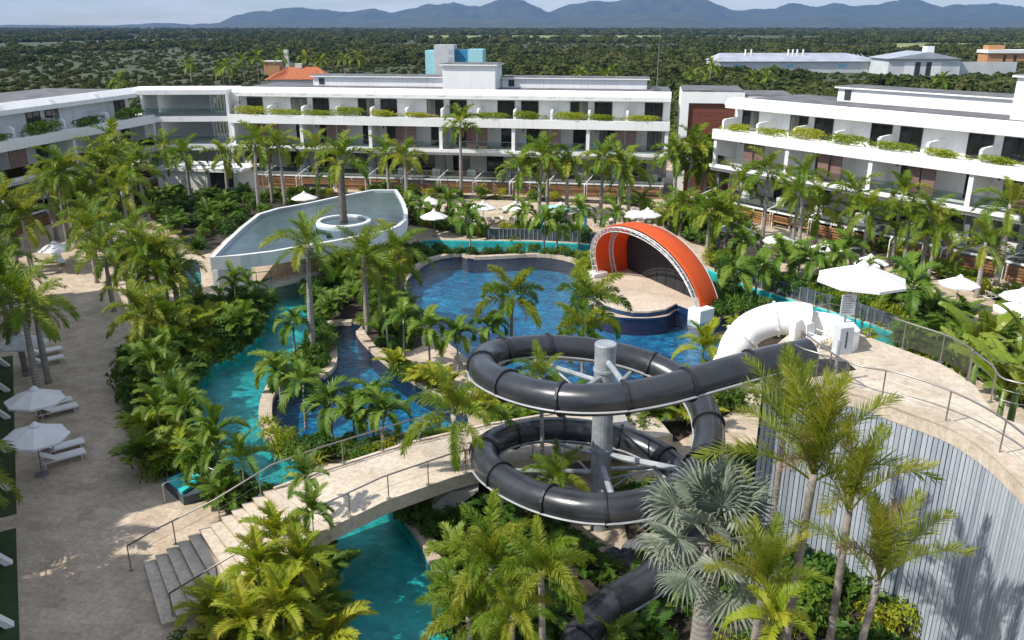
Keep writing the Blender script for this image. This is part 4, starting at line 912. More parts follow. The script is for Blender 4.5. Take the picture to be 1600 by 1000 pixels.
railing('stair_railing', [S0N.lerp(S1N, .03)+Vector((.05, .3, .05)), S0N.lerp(S1N, .5)+Vector((0, .2, .1)), S1N+up]+[p+up for p in NEAR[1:5]], 'steel handrail along the footbridge edge nearest the golden areca palms', cables=1)
# entry steps of the river with handrail
er = empty('river_entry_steps', at(257, 757), 0, 'small tiled entry basin with glassy green steps beside the stone stair', 'steps'); c_ = at(257, 757)
pl = [at(x, y).xy-c_.xy for x, y in ((258, 762), (300, 742), (322, 766), (318, 782), (288, 790))]
m = MB(); m.prism(pl, .0, .42); m.build('basin_wall', M['slate_panel'], er)
for i in range(5):
    a, b = Vector(pl[0]).lerp(pl[4], .08+i*.17), Vector(pl[1]).lerp(pl[2], .08+i*.17); cc, dd = Vector(pl[0]).lerp(pl[4], .08+(i+1)*.17), Vector(pl[1]).lerp(pl[2], .08+(i+1)*.17)
    m = MB(); m.prism([a.lerp(b, .04), a.lerp(b, .96), cc.lerp(dd, .96), cc.lerp(dd, .04)], .421, .43+i*.035); m.build('step', M['mosaic_teal'], er)
hp = at(258, 786); m = MB(); q = hp-c_; e2 = at(352, 768)-c_; m.tube([q, q+Vector((0, 0, .85)), q+Vector((.1, .12, .92)), q+Vector((1.5, 1.3, .95)), e2+Vector((0, 0, .9)), e2], .03, 6); m.build('handrail', M['steel'], er)
# ------------------------------------------------------------------ slide tower
TZ = 7.5
def tower():
    wall_px = [(1192, 590), (1225, 596), (1270, 603), (1320, 613), (1365, 626), (1407, 642), (1450, 657), (1490, 674), (1540, 706), (1595, 757), (1640, 815), (1680, 890)]
    edge = [p.xy for p in spline([at(a, b, TZ) for a, b in wall_px], 4)]
    c = edge[0]; r = empty('slide_tower', (c.x, c.y, 0), 0, 'curved tower wall of blue-grey board-marked concrete carrying the slide platform', 'tower')
    E = [p-c for p in edge]
    back = [at(a, b, TZ).xy-c for a, b in ((1720, 800), (1660, 700), (1610, 668), (1556, 650), (1523, 602), (1500, 586), (1470, 568), (1410, 546), (1355, 526), (1330, 515), (1290, 512), (1240, 516), (1205, 545))]
    m = MB(); m.prism(E+back, TZ-.45, TZ); m.build('platform', M['deck_stone'], r)
    ins = [e-c for e in [p for p in edge]]
    n = len(E); nr = []
    for i in range(n): t_ = (E[min(i+1, n-1)]-E[max(i-1, 0)]).normalized(); nr.append(Vector((-t_.y, t_.x)))     # points to the platform
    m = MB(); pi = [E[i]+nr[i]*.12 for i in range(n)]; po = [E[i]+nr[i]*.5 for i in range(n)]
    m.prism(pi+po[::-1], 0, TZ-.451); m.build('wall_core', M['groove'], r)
    m = MB(); m.prism([E[i]-nr[i]*.02 for i in range(n)]+po[::-1], TZ+.002, TZ+.06); m.build('wall_cap', M['coping'], r)
    # boards
    acc = 0; step = .17; bm_ = MB(); bm_.box(-.071, .071, -.03, .10, 0, TZ); bmesh_ = bm_.mesh('concrete_rib', M['concrete_blue']); rg_ = random.Random(4)
    for i in range(n-1):
        a, b = E[i], E[i+1]; L = (b-a).length; d = -acc
        while d+step <= L:
            d += step
            if d < 0: continue
            q = a.lerp(b, d/L); t_ = (b-a).normalized(); link('concrete_rib', bmesh_, r, (q.x+nr[i].x*.05, q.y+nr[i].y*.05, 0), (0, 0, math.atan2(t_.y, t_.x)), (1, 1+rg_.uniform(-.1, .2), 1-rg_.uniform(0.001, .004)))
        acc = (L-d)
    # rest of the drum behind
    bk = [c+q for q in back]; m = MB(); q = [p-c for p in bk]; q2 = [p+(Vector((4, -2))-p).normalized()*.4 for p in q]; m.prism(q+q2[::-1], 0, TZ-.452); m.build('rear_wall', M['concrete'], r)
    return edge, bk
EDGE, BACK = tower()
inner = [at(a, b, TZ+.06) for a, b in ((1205, 590), (1262, 585), (1318, 608), (1390, 628), (1457, 652), (1520, 684), (1573, 721), (1640, 800))]
railing('platform_railing', spline([at(1248, 560, TZ), at(1318, 611, TZ), at(1390, 628, TZ), at(1457, 651, TZ), at(1520, 682, TZ), at(1573, 719, TZ), at(1625, 770, TZ)], 4), 'steel cable railing along the concrete tower edge above the palms', 1.05, 2.0, 2)
railing('platform_railing', spline([at(1357, 524, TZ), at(1406, 543, TZ), at(1470, 566, TZ), at(1501, 583, TZ), at(1512, 592, TZ)], 4), 'steel railing with wire mesh on the garden side of the platform', 1.05, 1.6, 0, True)
railing('platform_railing', spline([at(1513, 594, TZ), at(1540, 616, TZ), at(1560, 640, TZ), at(1630, 655, TZ)], 4), 'steel railing turning behind the banana leaves at the platform corner', 1.05, 1.6, 2)
railing('platform_railing', [at(1236, 582, TZ), at(1252, 590, TZ), at(1318, 611, TZ)], 'short meshed railing beside the mouth of the black slide', 1.05, 1.2, 0, True)
railing('platform_railing', [at(1255, 520, TZ), at(1290, 511, TZ), at(1345, 520, TZ)], 'short railing behind the white slide entrance', 1.0, 1.3, 1)
# ------------------------------------------------------------------ slides
def slide(name, ctrl, rad, label, mats, every=12, seam=True, n=18, sub=9):
    P = spline(ctrl, sub); o = P[0].copy(); r = empty(name, o, 0, label, 'water slide'); P = [p-o for p in P]; k = 0
    while k < len(P)-1:
        e = min(k+every, len(P)-1); sg = P[k:e+1]
        m = MB(); m.tube(sg, rad, n, caps=False); sec = m.build('tube_section', M[mats[0]], r, smooth=True)
        if seam:
            vs = []; 
            for i, p in enumerate(sg):
                t_ = (sg[min(i+1, len(sg)-1)]-sg[max(i-1, 0)]).normalized(); sd = Vector((0, 0, 1)).cross(t_).normalized(); vs.append((p, sd))
            m = MB()
            for s_ in (-1, 1): m.tube([p+sd*s_*(rad+.02)+Vector((0, 0, -.22)) for p, sd in vs], .045, 5)
            m.build('seam', M[mats[2]], sec)
        a = P[e]; t_ = (P[e]-P[e-1]).normalized(); m = MB(); m.tube([a-t_*.05, a+t_*.05], rad+.075, n)
        m.build('flange', M[mats[1]], sec); k = e
    return r, P, o
def hp_(px, py, z): return at(px, py, z)
HC = [hp_(1262, 552, 8.05), hp_(1190, 568, 7.95), hp_(1110, 590, 7.75), hp_(1030, 612, 7.5), hp_(950, 624, 7.3), hp_(870, 622, 7.1), hp_(800, 605, 6.9), hp_(757, 580, 6.65), hp_(762, 556, 6.4), hp_(810, 545, 6.2), hp_(870, 543, 6.05), hp_(940, 550, 5.85), hp_(1005, 566, 5.6), hp_(1060, 592, 5.3), hp_(1096, 630, 4.9),
      hp_(1108, 680, 4.5), hp_(1090, 735, 4.2), hp_(1040, 775, 3.95), hp_(970, 794, 3.75), hp_(900, 792, 3.6), hp_(830, 772, 3.4), hp_(772, 738, 3.2), hp_(757, 705, 3.05), hp_(790, 683, 2.95), hp_(850, 672, 2.85), hp_(920, 676, 2.7), hp_(990, 692, 2.5), hp_(1045, 722, 2.3), hp_(1080, 765, 2.05), hp_(1085, 820, 1.8), hp_(1060, 868, 1.6), hp_(1005, 912, 1.4), hp_(945, 950, 1.2), hp_(905, 1000, 1.0), hp_(885, 1070, .8)]
SLD, SP, SO = slide('water_slide', HC, .55, 'dark grey enclosed tube slide coiling twice round its steel column', ('tube', 'tube_flange', 'tube_seam'), 11)
WC = [hp_(1262, 500, 8.0), hp_(1240, 497, 8.05), hp_(1205, 500, 7.9), hp_(1172, 514, 7.5), hp_(1152, 538, 6.9), hp_(1144, 562, 6.2), hp_(1138, 584, 5.4)]
slide('tube_slide', WC, .66, 'glossy white enclosed tube slide dropping from the platform behind the dark one', ('white_tube', 'white_tube', 'white_tube'), 16, False)
# column with cantilever arms
cc = at(946, 550, 7.55); col_ = empty('slide_column', (cc.x, cc.y, 0), 0, 'tall galvanised steel column in the middle of the slide coils', 'column')
m = MB(); m.lathe([(.0, 7.9), (.40, 7.9), (.42, 7.86), (.40, 7.6), (.40, 6.9), (.44, 6.9), (.44, 6.8), (.40, 6.8), (.40, 3.6), (.44, 3.6), (.44, 3.5), (.40, 3.5), (.40, 0)], 20); m.build('shaft', M['galv'], col_, smooth=False)
def nearest(px, py, z):
    q = at(px, py, z)-SO; return min(SP, key=lambda p: (p-q).length)+SO-Vector((cc.x, cc.y, 0))
for (px, py, z, z0, r_) in ((1000, 612, 7.4, 7.3, .11), (870, 618, 7.0, 6.6, .10), (810, 548, 5.7, 6.3, .10), (1005, 566, 4.9, 5.6, .10), (790, 735, 2.6, 2.5, .10), (1060, 735, 3.7, 3.3, .13), (850, 675, 2.85, 3.2, .09), (970, 790, 3.7, 2.9, .12), (1030, 715, 2.4, 2.6, .09)):
    e = nearest(px, py, z); m = MB(); m.bar((0, 0, z0), e+Vector((0, 0, -.45)), r_, 8); m.build('arm', M['galv'], col_); m = MB(); m.bar((0, 0, z0-1.2), e*.55+Vector((0, 0, z0*.45-.45)), .045, 6); m.build('brace', M['galv'], col_)
# ------------------------------------------------------------------ near wing, lawn strip, leaning posts
lt = Vector((math.cos(R(SUN_AZ)), math.sin(R(SUN_AZ))))
def u_of(p, off):
    "where on the facade line the sun ray through ground point p comes from"
    q0 = gA+gn*off; a = Vector(p)-q0; # a = gd*u + lt*s
    det = gd.x*(-lt.y)+gd.y*lt.x; return (a.x*(-lt.y)+a.y*lt.x)/det
OFF = 3.6
near_block(-26, u_of(at(150, 884).xy, OFF), OFF, 'white garden wing at the foot of the stone stair beyond the lawn')
near_block(u_of(at(172, 797).xy, OFF), u_of(at(80, 460).xy, OFF), OFF, 'white garden wing beyond the lawn strip with leaning posts along the long plaza')
ua, ub = u_of(at(150, 884).xy, OFF), u_of(at(172, 797).xy, OFF); oo = gA+gd*(ua+.05)+gn*(OFF+1); lk = empty('shade_link', (oo.x, oo.y, 0), math.atan2(gd.y, gd.x), 'unseen low white link block added to shade the plaza by the path', 'building')  # unseen block added in the gap to shape the shade on the plaza
m = MB(); m.box(0, ub-ua-.1, 0, 4, 3.2, 5.0); m.build('shade_box', M['white'], lk); m = MB(); m.box(0, .3, 0, 4, 0, 3.2); m.box(ub-ua-.4, ub-ua-.1, 0, 4, 0, 3.2); m.build('pier', M['white'], lk)
def lawn(a_px, b_px, w_):
    a, b = at(*a_px).xy, at(*b_px).xy; m = MB(); m.prism([a, b, b+gn*w_, a+gn*w_], -.1, .03); tag(m.build('lawn', M['lawn']), kind='structure')
lawn((32, 1040), (25, 826), 5.0); lawn((26, 803), (20, 556), 5.0)
for i, (px, py) in enumerate([(14, 572), (14, 611), (14, 653), (14, 705), (17, 764), (17, 880), (19, 977)]):
    b = at(px, py); m = MB(); t_ = Vector((gn.x*.9, gn.y*.9, 4.28)); a = gd*.15
    sx, sy = Vector((gd.x, gd.y, 0))*.16, Vector((gn.x, gn.y, 0))*.13; t3 = Vector((gn.x*3.4, gn.y*3.4, 4.3))
    vs = [q+s for q in (Vector((0, 0, -.05)), t3) for s in (-sx-sy, sx-sy, sx+sy, -sx+sy)]; m.add(vs, [(3, 2, 1, 0), (4, 5, 6, 7), (0, 1, 5, 4), (1, 2, 6, 5), (2, 3, 7, 6), (3, 0, 4, 7)])
    tag(m.build('leaning_post', M['white'], None, b), 'leaning white post rising from the lawn strip beside the plaza', 'post', 'leaning posts on the lawn')
# ------------------------------------------------------------------ parasols and loungers
def make_parasol(rad, h, n=8, pitch=.42):
    r = empty('parasol'); m = MB(); m.bar((0, 0, 0), (0, 0, h+.1), .026, 8); m.build('pole', M['rail_steel'], r)
    m = MB(); m.lathe([(0, .09), (.12, .08), (.28, .05), (.3, 0)], 12); m.build('base', M['grey_col'], r)
    drop = rad*pitch; m = MB(); vs = [(0, 0, h)]; fs = []
    for i in range(n):
        for j, f in enumerate((.33, .66, 1.0)):
            for k, a in enumerate((i, i+.5)):
                an = 2*math.pi*a/n; rr = rad*f*(1 if k == 0 else math.cos(math.pi/n)*.985); sag = 0 if k == 0 else .03*f
                vs.append((rr*math.cos(an), rr*math.sin(an), h-drop*f**1.1-sag))
    def ix(i, j, k): return 1+(i % n)*6+j*2+k
    for i in range(n):
        seq = [(i, 0), (i, 1), (i+1, 0)]
        for (a, ka), (b_, kb) in zip(seq[:-1], seq[1:]):
            fs.append((0, ix(a, 0, ka), ix(b_, 0, kb)))
            for j in (0, 1): fs.append((ix(a, j, ka), ix(a, j+1, ka), ix(b_, j+1, kb), ix(b_, j, kb)))
    m.add(vs, fs); c = m.build('canopy', M['fabric'], r)
    v = MB()
    for i in range(n):
        a0, a1 = 2*math.pi*i/n, 2*math.pi*(i+1)/n; v.add([(rad*math.cos(a0), rad*math.sin(a0), h-drop), (rad*math.cos(a1), rad*math.sin(a1), h-drop), (rad*math.cos(a1), rad*math.sin(a1), h-drop-.1), (rad*math.cos(a0), rad*math.sin(a0), h-drop-.1)], [(0, 1, 2, 3)])
    v.build('valance', M['fabric'], c)
    m = MB(); m.lathe([(.0, .15), (.06, .12), (.22, -.02), (.25, -.08)], 8, 0, (0, 0, h)); m.build('cap', M['fabric'], c)
    for i in range(n):
        a = 2*math.pi*i/n; m = MB(); m.bar((0, 0, h-.06), (rad*.98*math.cos(a), rad*.98*math.sin(a), h-drop*.98-.03), .012, 4); m.build('rib', M['rail_steel'], r)
    return r
par = make_parasol(1.35, 2.5); used = [False]
def parasol(px, py, label, group, tilt=0.0, z=0.0):
    global par
    o = par if not used[0] else copy_tree(par); used[0] = True
    p = at(px, py, z+2.2); o.location = (p.x, p.y, z); o.rotation_euler = (tilt*.3, tilt, random.uniform(0, 3)); tag(o, label, 'parasol', group); return o
def make_lounger():
    r = empty('sun_lounger'); m = MB(); fr = MB()
    for s in (-1, 1): fr.box(0, 1.95, s*.31-.02, s*.31+.02, .27, .31)
    fr.box(0, .04, -.29, .29, .27, .31); fr.box(1.91, 1.95, -.29, .29, .27, .31); fr.build('frame', M['white'], r)
    leg = MB(); leg.box(-.02, .02, -.02, .02, 0, .27); lm = leg.mesh('leg', M['white'])
    for x in (.22, 1.72):
        for s in (-.31, .31): link('leg', lm, r, (x, s, 0))
    m = MB(); m.box(.68, 1.93, -.29, .29, .312, .335); m.build('seat', M['sling'], r)
    m = MB(); m.box(-.72, 0, -.29, .29, -.012, .012, mat=Matrix.Translation((.68, 0, .325)) @ Matrix.Rotation(R(33), 4, 'Y')); b = m.build('backrest', M['sling'], r)
    m = MB(); m.bar((.2, -.26, .3), (.12, -.26, .66), .012, 4); m.bar((.2, .26, .3), (.12, .26, .66), .012, 4); m.build('backrest_prop', M['white'], r)
    return r
lng = make_lounger(); lused = [False]
def lounger(px, py, rz, label, group):
    o = lng if not lused[0] else copy_tree(lng); lused[0] = True
    p = at(px, py); o.location = p; o.rotation_euler.z = rz; tag(o, label, 'sun lounger', group); return o
random.seed(9)
def side_table(p, label, group=None):
    r = empty('side_table', p, 0, label, 'table', group); m = MB(); m.box(-.22, .22, -.22, .22, .40, .43); m.build('table_top', M['grey_col'], r)
    for a in (-.19, .19):
        for b in (-.19, .19): m = MB(); m.box(a-.015, a+.015, b-.015, b+.015, 0, .4); m.build('leg', M['white'], r)
ga = math.atan2(gd.y, gd.x)-math.pi/2
for px, py, l in ((32, 530, 'white parasol over loungers on the shaded plaza, beside the twin palm trunks'), (50, 617, 'white parasol tilted in front of a thick grey palm trunk on the plaza'), (51, 673, 'white parasol shading a pebble bed and two loungers on the plaza')): parasol(px, py, l, 'parasols on the long plaza', .05)
for px, py, l in ((62, 732, 'white lounger at the plaza edge nearest the path across the lawn'), (62, 715, 'white lounger with small dark table by the pebble bed'), (58, 655, 'white lounger under the palm between two plaza parasols'), (50, 645, 'white lounger half hidden by the thick palm trunk'), (44, 575, 'white lounger beside the twin palm bases'), (42, 561, 'white lounger behind the twin palm bases')): lounger(px, py, ga+R(8), l, 'loungers on the long plaza')
side_table(at(77, 714), 'small white table with dark top between plaza loungers')
for px, py in ((85, 384), (150, 363), (176, 356)): parasol(px, py, 'white parasol among palms in the shade near the left wing', 'parasols by the left wing')
for px, py in ((90, 408), (140, 388), (190, 378), (165, 384)): lounger(px, py, random.uniform(0, 6), 'white lounger in palm shade near the left wing', 'loungers by the left wing')
for px, py in ((678, 334), (755, 320), (805, 321), (876, 322), (992, 331), (1012, 331), (670, 312), (475, 305), (575, 304)): parasol(px, py, 'white parasol among the plants before the wooden fences of the centre wing', 'parasols before the centre wing')
for px, py in ((706, 345), (745, 347), (764, 350), (776, 350), (799, 350), (780, 335), (930, 356), (720, 350), (850, 345), (905, 347), (945, 352), (1000, 350), (690, 352)): lounger(px, py, R(80)+random.uniform(-.3, .3), 'white lounger on the strip between pool garden and centre wing', 'loungers before the centre wing')
for px, py in ((1146, 353), (1160, 358), (1218, 371), (1290, 384), (1360, 405), (1500, 438), (1598, 458), (1588, 478)): parasol(px, py, 'white parasol among royal palms before the fences of the right wing', 'parasols before the right wing')
for px, py in ((1150, 375), (1205, 390), (1240, 395), (1290, 405), (1310, 402), (1315, 395), (1350, 425), (1400, 430), (1455, 430), (1470, 436), (1540, 470), (1225, 385), (1180, 392)): lounger(px, py, R(40)+random.uniform(-.4, .4), 'white lounger on the paving before the right wing', 'loungers before the right wing')
# pebble bed
pb = [at(a, b).xy for a, b in ((66, 690), (105, 676), (110, 698), (72, 706))]; m = MB(); rg_ = random.Random(2)
for i in range(420):
    u, v = rg_.random(), rg_.random(); q = pb[0].lerp(pb[1], u).lerp(pb[3].lerp(pb[2], u), v); s = rg_.uniform(.03, .06)
    m.add([(q.x-s, q.y, .02), (q.x, q.y-s, .02), (q.x+s, q.y, .02), (q.x, q.y+s, .02), (q.x, q.y, .02+s)], [(0, 1, 4), (1, 2, 4), (2, 3, 4), (3, 0, 4)])
tag(m.build('pebbles', M['pale_wall']), 'grey pebble bed under the plaza parasol', 'pebbles', kind='stuff')
# big parasol on the platform, chairs, signs
big = make_parasol(1.72, 2.8, pitch=.36); p = at(1334, 518, TZ); big.location = p; tag(big, 'large white octagonal parasol on the slide platform', 'parasol')
def chair(p, rz, label):
    r = empty('platform_chair', p, rz, label, 'chair'); m = MB(); m.box(-.26, .26, -.26, .26, .40, .44); m.build('seat', M['sling'], r)
    m = MB(); m.box(-.26, .26, .24, .28, .46, .95, mat=Matrix.Rotation(R(-8), 4, 'X')); m.build('backrest', M['sling'], r)
    for s in (-1, 1):
        m = MB(); m.tube([(s*.27, -.24, 0), (s*.27, -.24, .62), (s*.27, .26, .66)], .018, 5); m.build('arm_frame', M['white'], r)
        m = MB(); m.bar((s*.27, .30, 0), (s*.27, .24, .5), .018, 5); m.build('leg', M['white'], r)
chair(at(1276, 545, TZ), R(40), 'white sling chair beside the white slide entrance'); chair(at(1297, 541, TZ), R(-30), 'white sling chair under the platform notice board')
m = MB(); m.prism([at(a, b, TZ).xy for a, b in ((1232, 528), (1262, 512), (1300, 518), (1328, 530), (1340, 545), (1330, 552), (1318, 536), (1292, 524), (1262, 519), (1240, 533))], TZ-.02, TZ+.75)
tag(m.build('entry_parapet', M['white_tube']), 'curved white parapet round the slide entrance', 'parapet')
ns = empty('notice_board', at(1316, 532, TZ), R(10), 'grey notice board on a steel pole beside the big parasol', 'sign')
m = MB(); m.bar((0, 0, 0), (0, 0, 1.95), .045, 8); m.build('pole', M['galv'], ns); m = MB(); m.box(-.3, .3, -.09, -.05, 1.05, 1.9); bo = m.build('board', M['pale_wall'], ns)
for k in range(8): m = MB(); m.box(-.25, -.25+random.uniform(.3, .5), -.094, -.091, 1.80-k*.09, 1.832-k*.09); m.build('printed_line', M['grey_col'], bo)
cab = empty('control_cabinet', at(1314, 551, TZ), R(15), 'pale grey steel cabinet with a dark slot on the platform', 'cabinet')
m = MB(); m.box(-.28, .28, -.2, .2, 0, 1.05); m.build('body', M['pale_wall'], cab); m = MB(); m.box(-.03, .03, -.206, -.2, .25, .9); m.build('slot', M['fascia_dark'], cab)
lp = MB(); lp.bar((0, 0, 0), (0, 0, 1.5), .06, 8); lp.box(-.15, .15, -.15, .15, 0, .02); tag(lp.build('shower_post', M['galv'], None, at(1303, 596, TZ)), 'thick steel post standing by the black mat', 'post')
m = MB(); pts_ = [at(a, b, TZ).xy for a, b in ((1232, 575), (1262, 562), (1300, 562), (1325, 568), (1337, 578), (1300, 586), (1262, 590))]; m.prism(pts_, TZ+.004, TZ+.03); tag(m.build('rubber_mat', M['black_mat']), 'black rubber mat at the mouth of the dark slide', 'mat')
# play frame in teal beyond the pool
pf = empty('play_frame', at(880, 372), R(-10), 'teal steel play frame with a small roof beside the back channel', 'frame')
for x in (-2, 0, 2.0):
    for y in (0, 1.6): m = MB(); m.bar((x, y, 0), (x, y, 2.6), .07, 6); m.build('post', M['teal_paint'], pf)
m = MB(); m.bar((-2, 0, 2.6), (2, 0, 2.6), .06); m.bar((-2, 1.6, 2.6), (2, 1.6, 2.6), .06); m.build('beam', M['teal_paint'], pf); m = MB(); m.box(-2.2, .4, -.2, 1.8, 2.66, 2.74); m.build('roof', M['cyan_wall'], pf)
# ribbed slate wall along the far side of the back channel
def ribbed_wall(px, label, h=1.0):
    pts_ = [p.xy for p in spline([at(a, b) for a, b in px], 6)]; o = pts_[0]; r = empty('channel_wall', (o.x, o.y, 0), 0, label, 'wall')
    P = [p-o for p in pts_]; n = len(P); nr = []
    for i in range(n): t_ = (P[min(i+1, n-1)]-P[max(i-1, 0)]).normalized(); nr.append(Vector((-t_.y, t_.x)))
    m = MB(); m.prism(P+[P[i]+nr[i]*.25 for i in range(n)][::-1], -.3, h); m.build('core', M['slate_panel'], r)
    rb = MB()
    for i in range(n-1):
        L = (P[i+1]-P[i]).length; k = max(1, int(L/.34))
        for j in range(k): q = P[i].lerp(P[i+1], (j+.5)/k); t_ = (P[i+1]-P[i]).normalized(); a = math.atan2(t_.y, t_.x); rb.box(-.05, .05, -.05, .02, -.3, h+.04, mat=Matrix.Translation((q.x, q.y, 0)) @ Matrix.Rotation(a, 4, 'Z'))
    o_ = rb.build('ribs', M['grey_col'], r); o_['kind'] = 'stuff'
ribbed_wall([(760, 374), (830, 375), (920, 380), (985, 386)], 'dark ribbed wall along the back channel behind the main pool')
ribbed_wall([(1150, 438), (1220, 461), (1290, 482), (1360, 504), (1420, 528)], 'dark ribbed wall along the channel right of the stage')
# planters on the ledges
def ledge_plants(root, L, W, where, end, kinds=('bright', 'mid'), dense=False):
    rg_ = random.Random(len(where)); nh = int(round(L/(W*.5)))
    for k in range(nh):
        p = on(root, k*W*.5+.2+(W*.5-.4)*.5-.2, -.62, 8.52); o = link('ledge_shrub', rg_.choice(SH[kinds[k % 2]]), None, p, (0, 0, root.rotation_euler.z+(math.pi if rg_.random() < .5 else 0)), (2.55*rg_.uniform(.85, 1.08) if not dense else 3.4, .72, (.85 if not dense else .95)*rg_.uniform(.75, 1.3)))
        tag(o, f'green shrub in the {where} balcony planter, {ORD[k]} from its {end} end', 'plant', f'ledge shrubs of the {where}')
ledge_plants(CEN, CL, CW, 'centre wing', 'gallery', ('bright', 'bright')); ledge_plants(RGT, RL, RW, 'right wing', 'stair tower', ('bright', 'bright')); ledge_plants(LFT, LL, LW, 'left wing', 'lawn', ('mid', 'mid'), True)
# ------------------------------------------------------------------ planting beds
def ordinal(objs, key, text, grp):
    for i, o in enumerate(sorted(objs, key=key)): o['label'] = text.format(ORD[i]); o['group'] = grp
def px(l): return [at(a, b).xy for a, b in l]
LRV, PLP, SWP, BCH = pools['lazy_river'], pools['plunge_pool'], pools['swimming_pool'], pools['back_channel']
bed(px([(206, 600), (215, 560), (240, 520), (285, 492), (318, 494), (352, 484), (400, 462), (412, 490), (402, 518), (366, 548), (325, 568), (298, 598), (286, 640), (294, 690), (325, 743), (300, 740), (238, 748), (222, 700)]), [('broad', 4), ('mid', 4), ('arch', 4), ('bladed', 2), ('bright', 1), ('archb', 1)], 'in the hedge between plaza and river', 74, 1.0, 1.75, hs=1.1)
bed(px([(330, 770), (350, 752), (395, 778), (425, 800), (410, 790), (330, 800)]), [('arch', 3), ('broad', 2), ('blade', 2)], 'between the entry steps and the stone stair', 9, .9, 1.3)
bed(px([(470, 450), (492, 470), (505, 500), (516, 520), (520, 555), (500, 583), (440, 598), (432, 590), (452, 578), (476, 560), (490, 530), (494, 492)]), [('broad', 4), ('mid', 2), ('arch', 2), ('bladed', 2)], 'on the island between river and plunge pool', 22, .75, 1.15)
bed(px([(490, 452), (530, 425), (570, 405), (632, 405), (632, 440), (632, 480), (655, 510), (660, 540), (605, 562), (578, 540), (566, 512), (570, 502), (505, 500)]), [('broad', 4), ('mid', 3), ('bladed', 2), ('arch', 3)], 'between pavilion, plunge pool and main pool', 44, .9, 1.4)
bed(px([(415, 660), (432, 676), (480, 694), (560, 700), (640, 700), (700, 684), (720, 690), (560, 726), (470, 722), (425, 695)]), [('mid', 3), ('bright', 2), ('broad', 2), ('bladeb', 2)], 'along the footbridge by the plunge pool', 26, .7, 1.1)
bed(px([(612, 582), (660, 604), (700, 624), (735, 650), (745, 628), (700, 606), (650, 585), (620, 574)]), [('mid', 2), ('bright', 1), ('blade', 2), ('archb', 1)], 'on the paved terrace beside the plunge pool', 16, .6, 1.0)
bed(px([(628, 380), (660, 392), (740, 394), (830, 394), (900, 399), (930, 404), (912, 412), (890, 404), (840, 397), (740, 400), (690, 398), (655, 412), (632, 432), (600, 425)]), [('broad', 3), ('mid', 3), ('bladed', 3), ('blade', 2), ('bladeb', 1)], 'along the far rim of the main pool', 42, .7, 1.0)
bed(px([(600, 378), (640, 352), (700, 362), (760, 372), (830, 373), (920, 379), (920, 366), (830, 362), (740, 358), (660, 340), (610, 350)]), [('mid', 3), ('bladeb', 2), ('arch', 3), ('broad', 2), ('bright', 2)], 'behind the back channel near the loungers', 34, .8, 1.4)
bed(px([(905, 420), (930, 408), (938, 430), (912, 446), (925, 470), (905, 470), (900, 440)]), [('archb', 3), ('bright', 2), ('bladeb', 2)], 'at the left foot of the stage', 9, .9, 1.2)
bed(px([(1108, 495), (1150, 492), (1200, 484), (1250, 500), (1200, 495), (1230, 498), (1180, 478), (1130, 458), (1100, 440), (1112, 420), (1150, 445), (1110, 450)]), [('broad', 4), ('mid', 2), ('bladed', 3)], 'beside the stage above the pool edge', 6, .8, 1.2, soil=False)
bed(px([(1106, 494), (1172, 486), (1210, 488), (1180, 476), (1120, 450), (1108, 446), (1114, 470)]), [('broad', 5), ('mid', 2), ('bladed', 2)], 'right of the stage above the pool edge', 26, .8, 1.2)
bed(px([(1108, 416), (1150, 434), (1220, 458), (1290, 480), (1360, 502), (1360, 470), (1290, 452), (1200, 430), (1140, 405), (1112, 395)]), [('broad', 2), ('mid', 3), ('bright', 2), ('bladeb', 3), ('blade', 2)], 'between right channel and lounger paving', 46, .9, 1.4)
bed(px([(1120, 520), (1180, 505), (1260, 502), (1330, 528), (1400, 548), (1300, 540), (1180, 545), (1130, 560)]), [('mid', 2), ('archb', 2), ('broad', 1)], 'between the pool and the slide tower', 10, .7, 1.0)
bed(px([(1400, 548), (1440, 540), (1500, 548), (1600, 580), (1640, 640), (1600, 640), (1560, 610), (1500, 580)]), [('broad', 2), ('mid', 2), ('arch', 3), ('bladeb', 2)], 'behind the slide platform', 26, 1.2, 2.0)
bed(px([(1360, 470), (1500, 500), (1620, 530), (1620, 560), (1500, 545), (1440, 535), (1370, 500)]), [('mid', 2), ('bladeb', 2), ('arch', 2), ('bright', 1)], 'on the garden side of the right channel', 26, 1.0, 1.7)
bed(px([(230, 305), (330, 305), (420, 305), (470, 318), (430, 330), (400, 338), (370, 356), (330, 395), (310, 400), (280, 370), (235, 340)]), [('mid', 3), ('broad', 3), ('arch', 3), ('bladed', 1)], 'between the service block and the pavilion', 44, 1.0, 1.6)
bed(px([(430, 302), (520, 300), (640, 302), (760, 306), (900, 311), (1000, 315), (1020, 330), (980, 320), (880, 316), (760, 312), (640, 310), (560, 306), (480, 315)]), [('mid', 3), ('arch', 2), ('bright', 2), ('broad', 1)], 'below the fences of the centre wing', 34, .8, 1.3)
bed(px([(1040, 330), (1090, 330), (1150, 350), (1180, 380), (1150, 395), (1120, 390), (1080, 380), (1030, 350)]), [('arch', 3), ('mid', 2), ('broad', 2), ('archd', 2)], 'around the palms behind the stage', 20, .9, 1.5)
bed(px([(1180, 340), (1280, 370), (1380, 405), (1480, 440), (1580, 480), (1600, 470), (1480, 425), (1380, 388), (1280, 352), (1190, 325)]), [('mid', 3), ('bright', 2), ('arch', 2)], 'below the fences of the right wing', 36, .8, 1.4)
bed(px([(700, 805), (735, 790), (820, 800), (900, 830), (960, 880), (1000, 960), (1000, 1040), (720, 1040), (700, 960), (690, 880), (670, 840)]), [('broad', 3), ('mid', 3), ('archd', 2), ('arch', 3)], 'in the shade below the slide coils', 26, .8, 1.2)
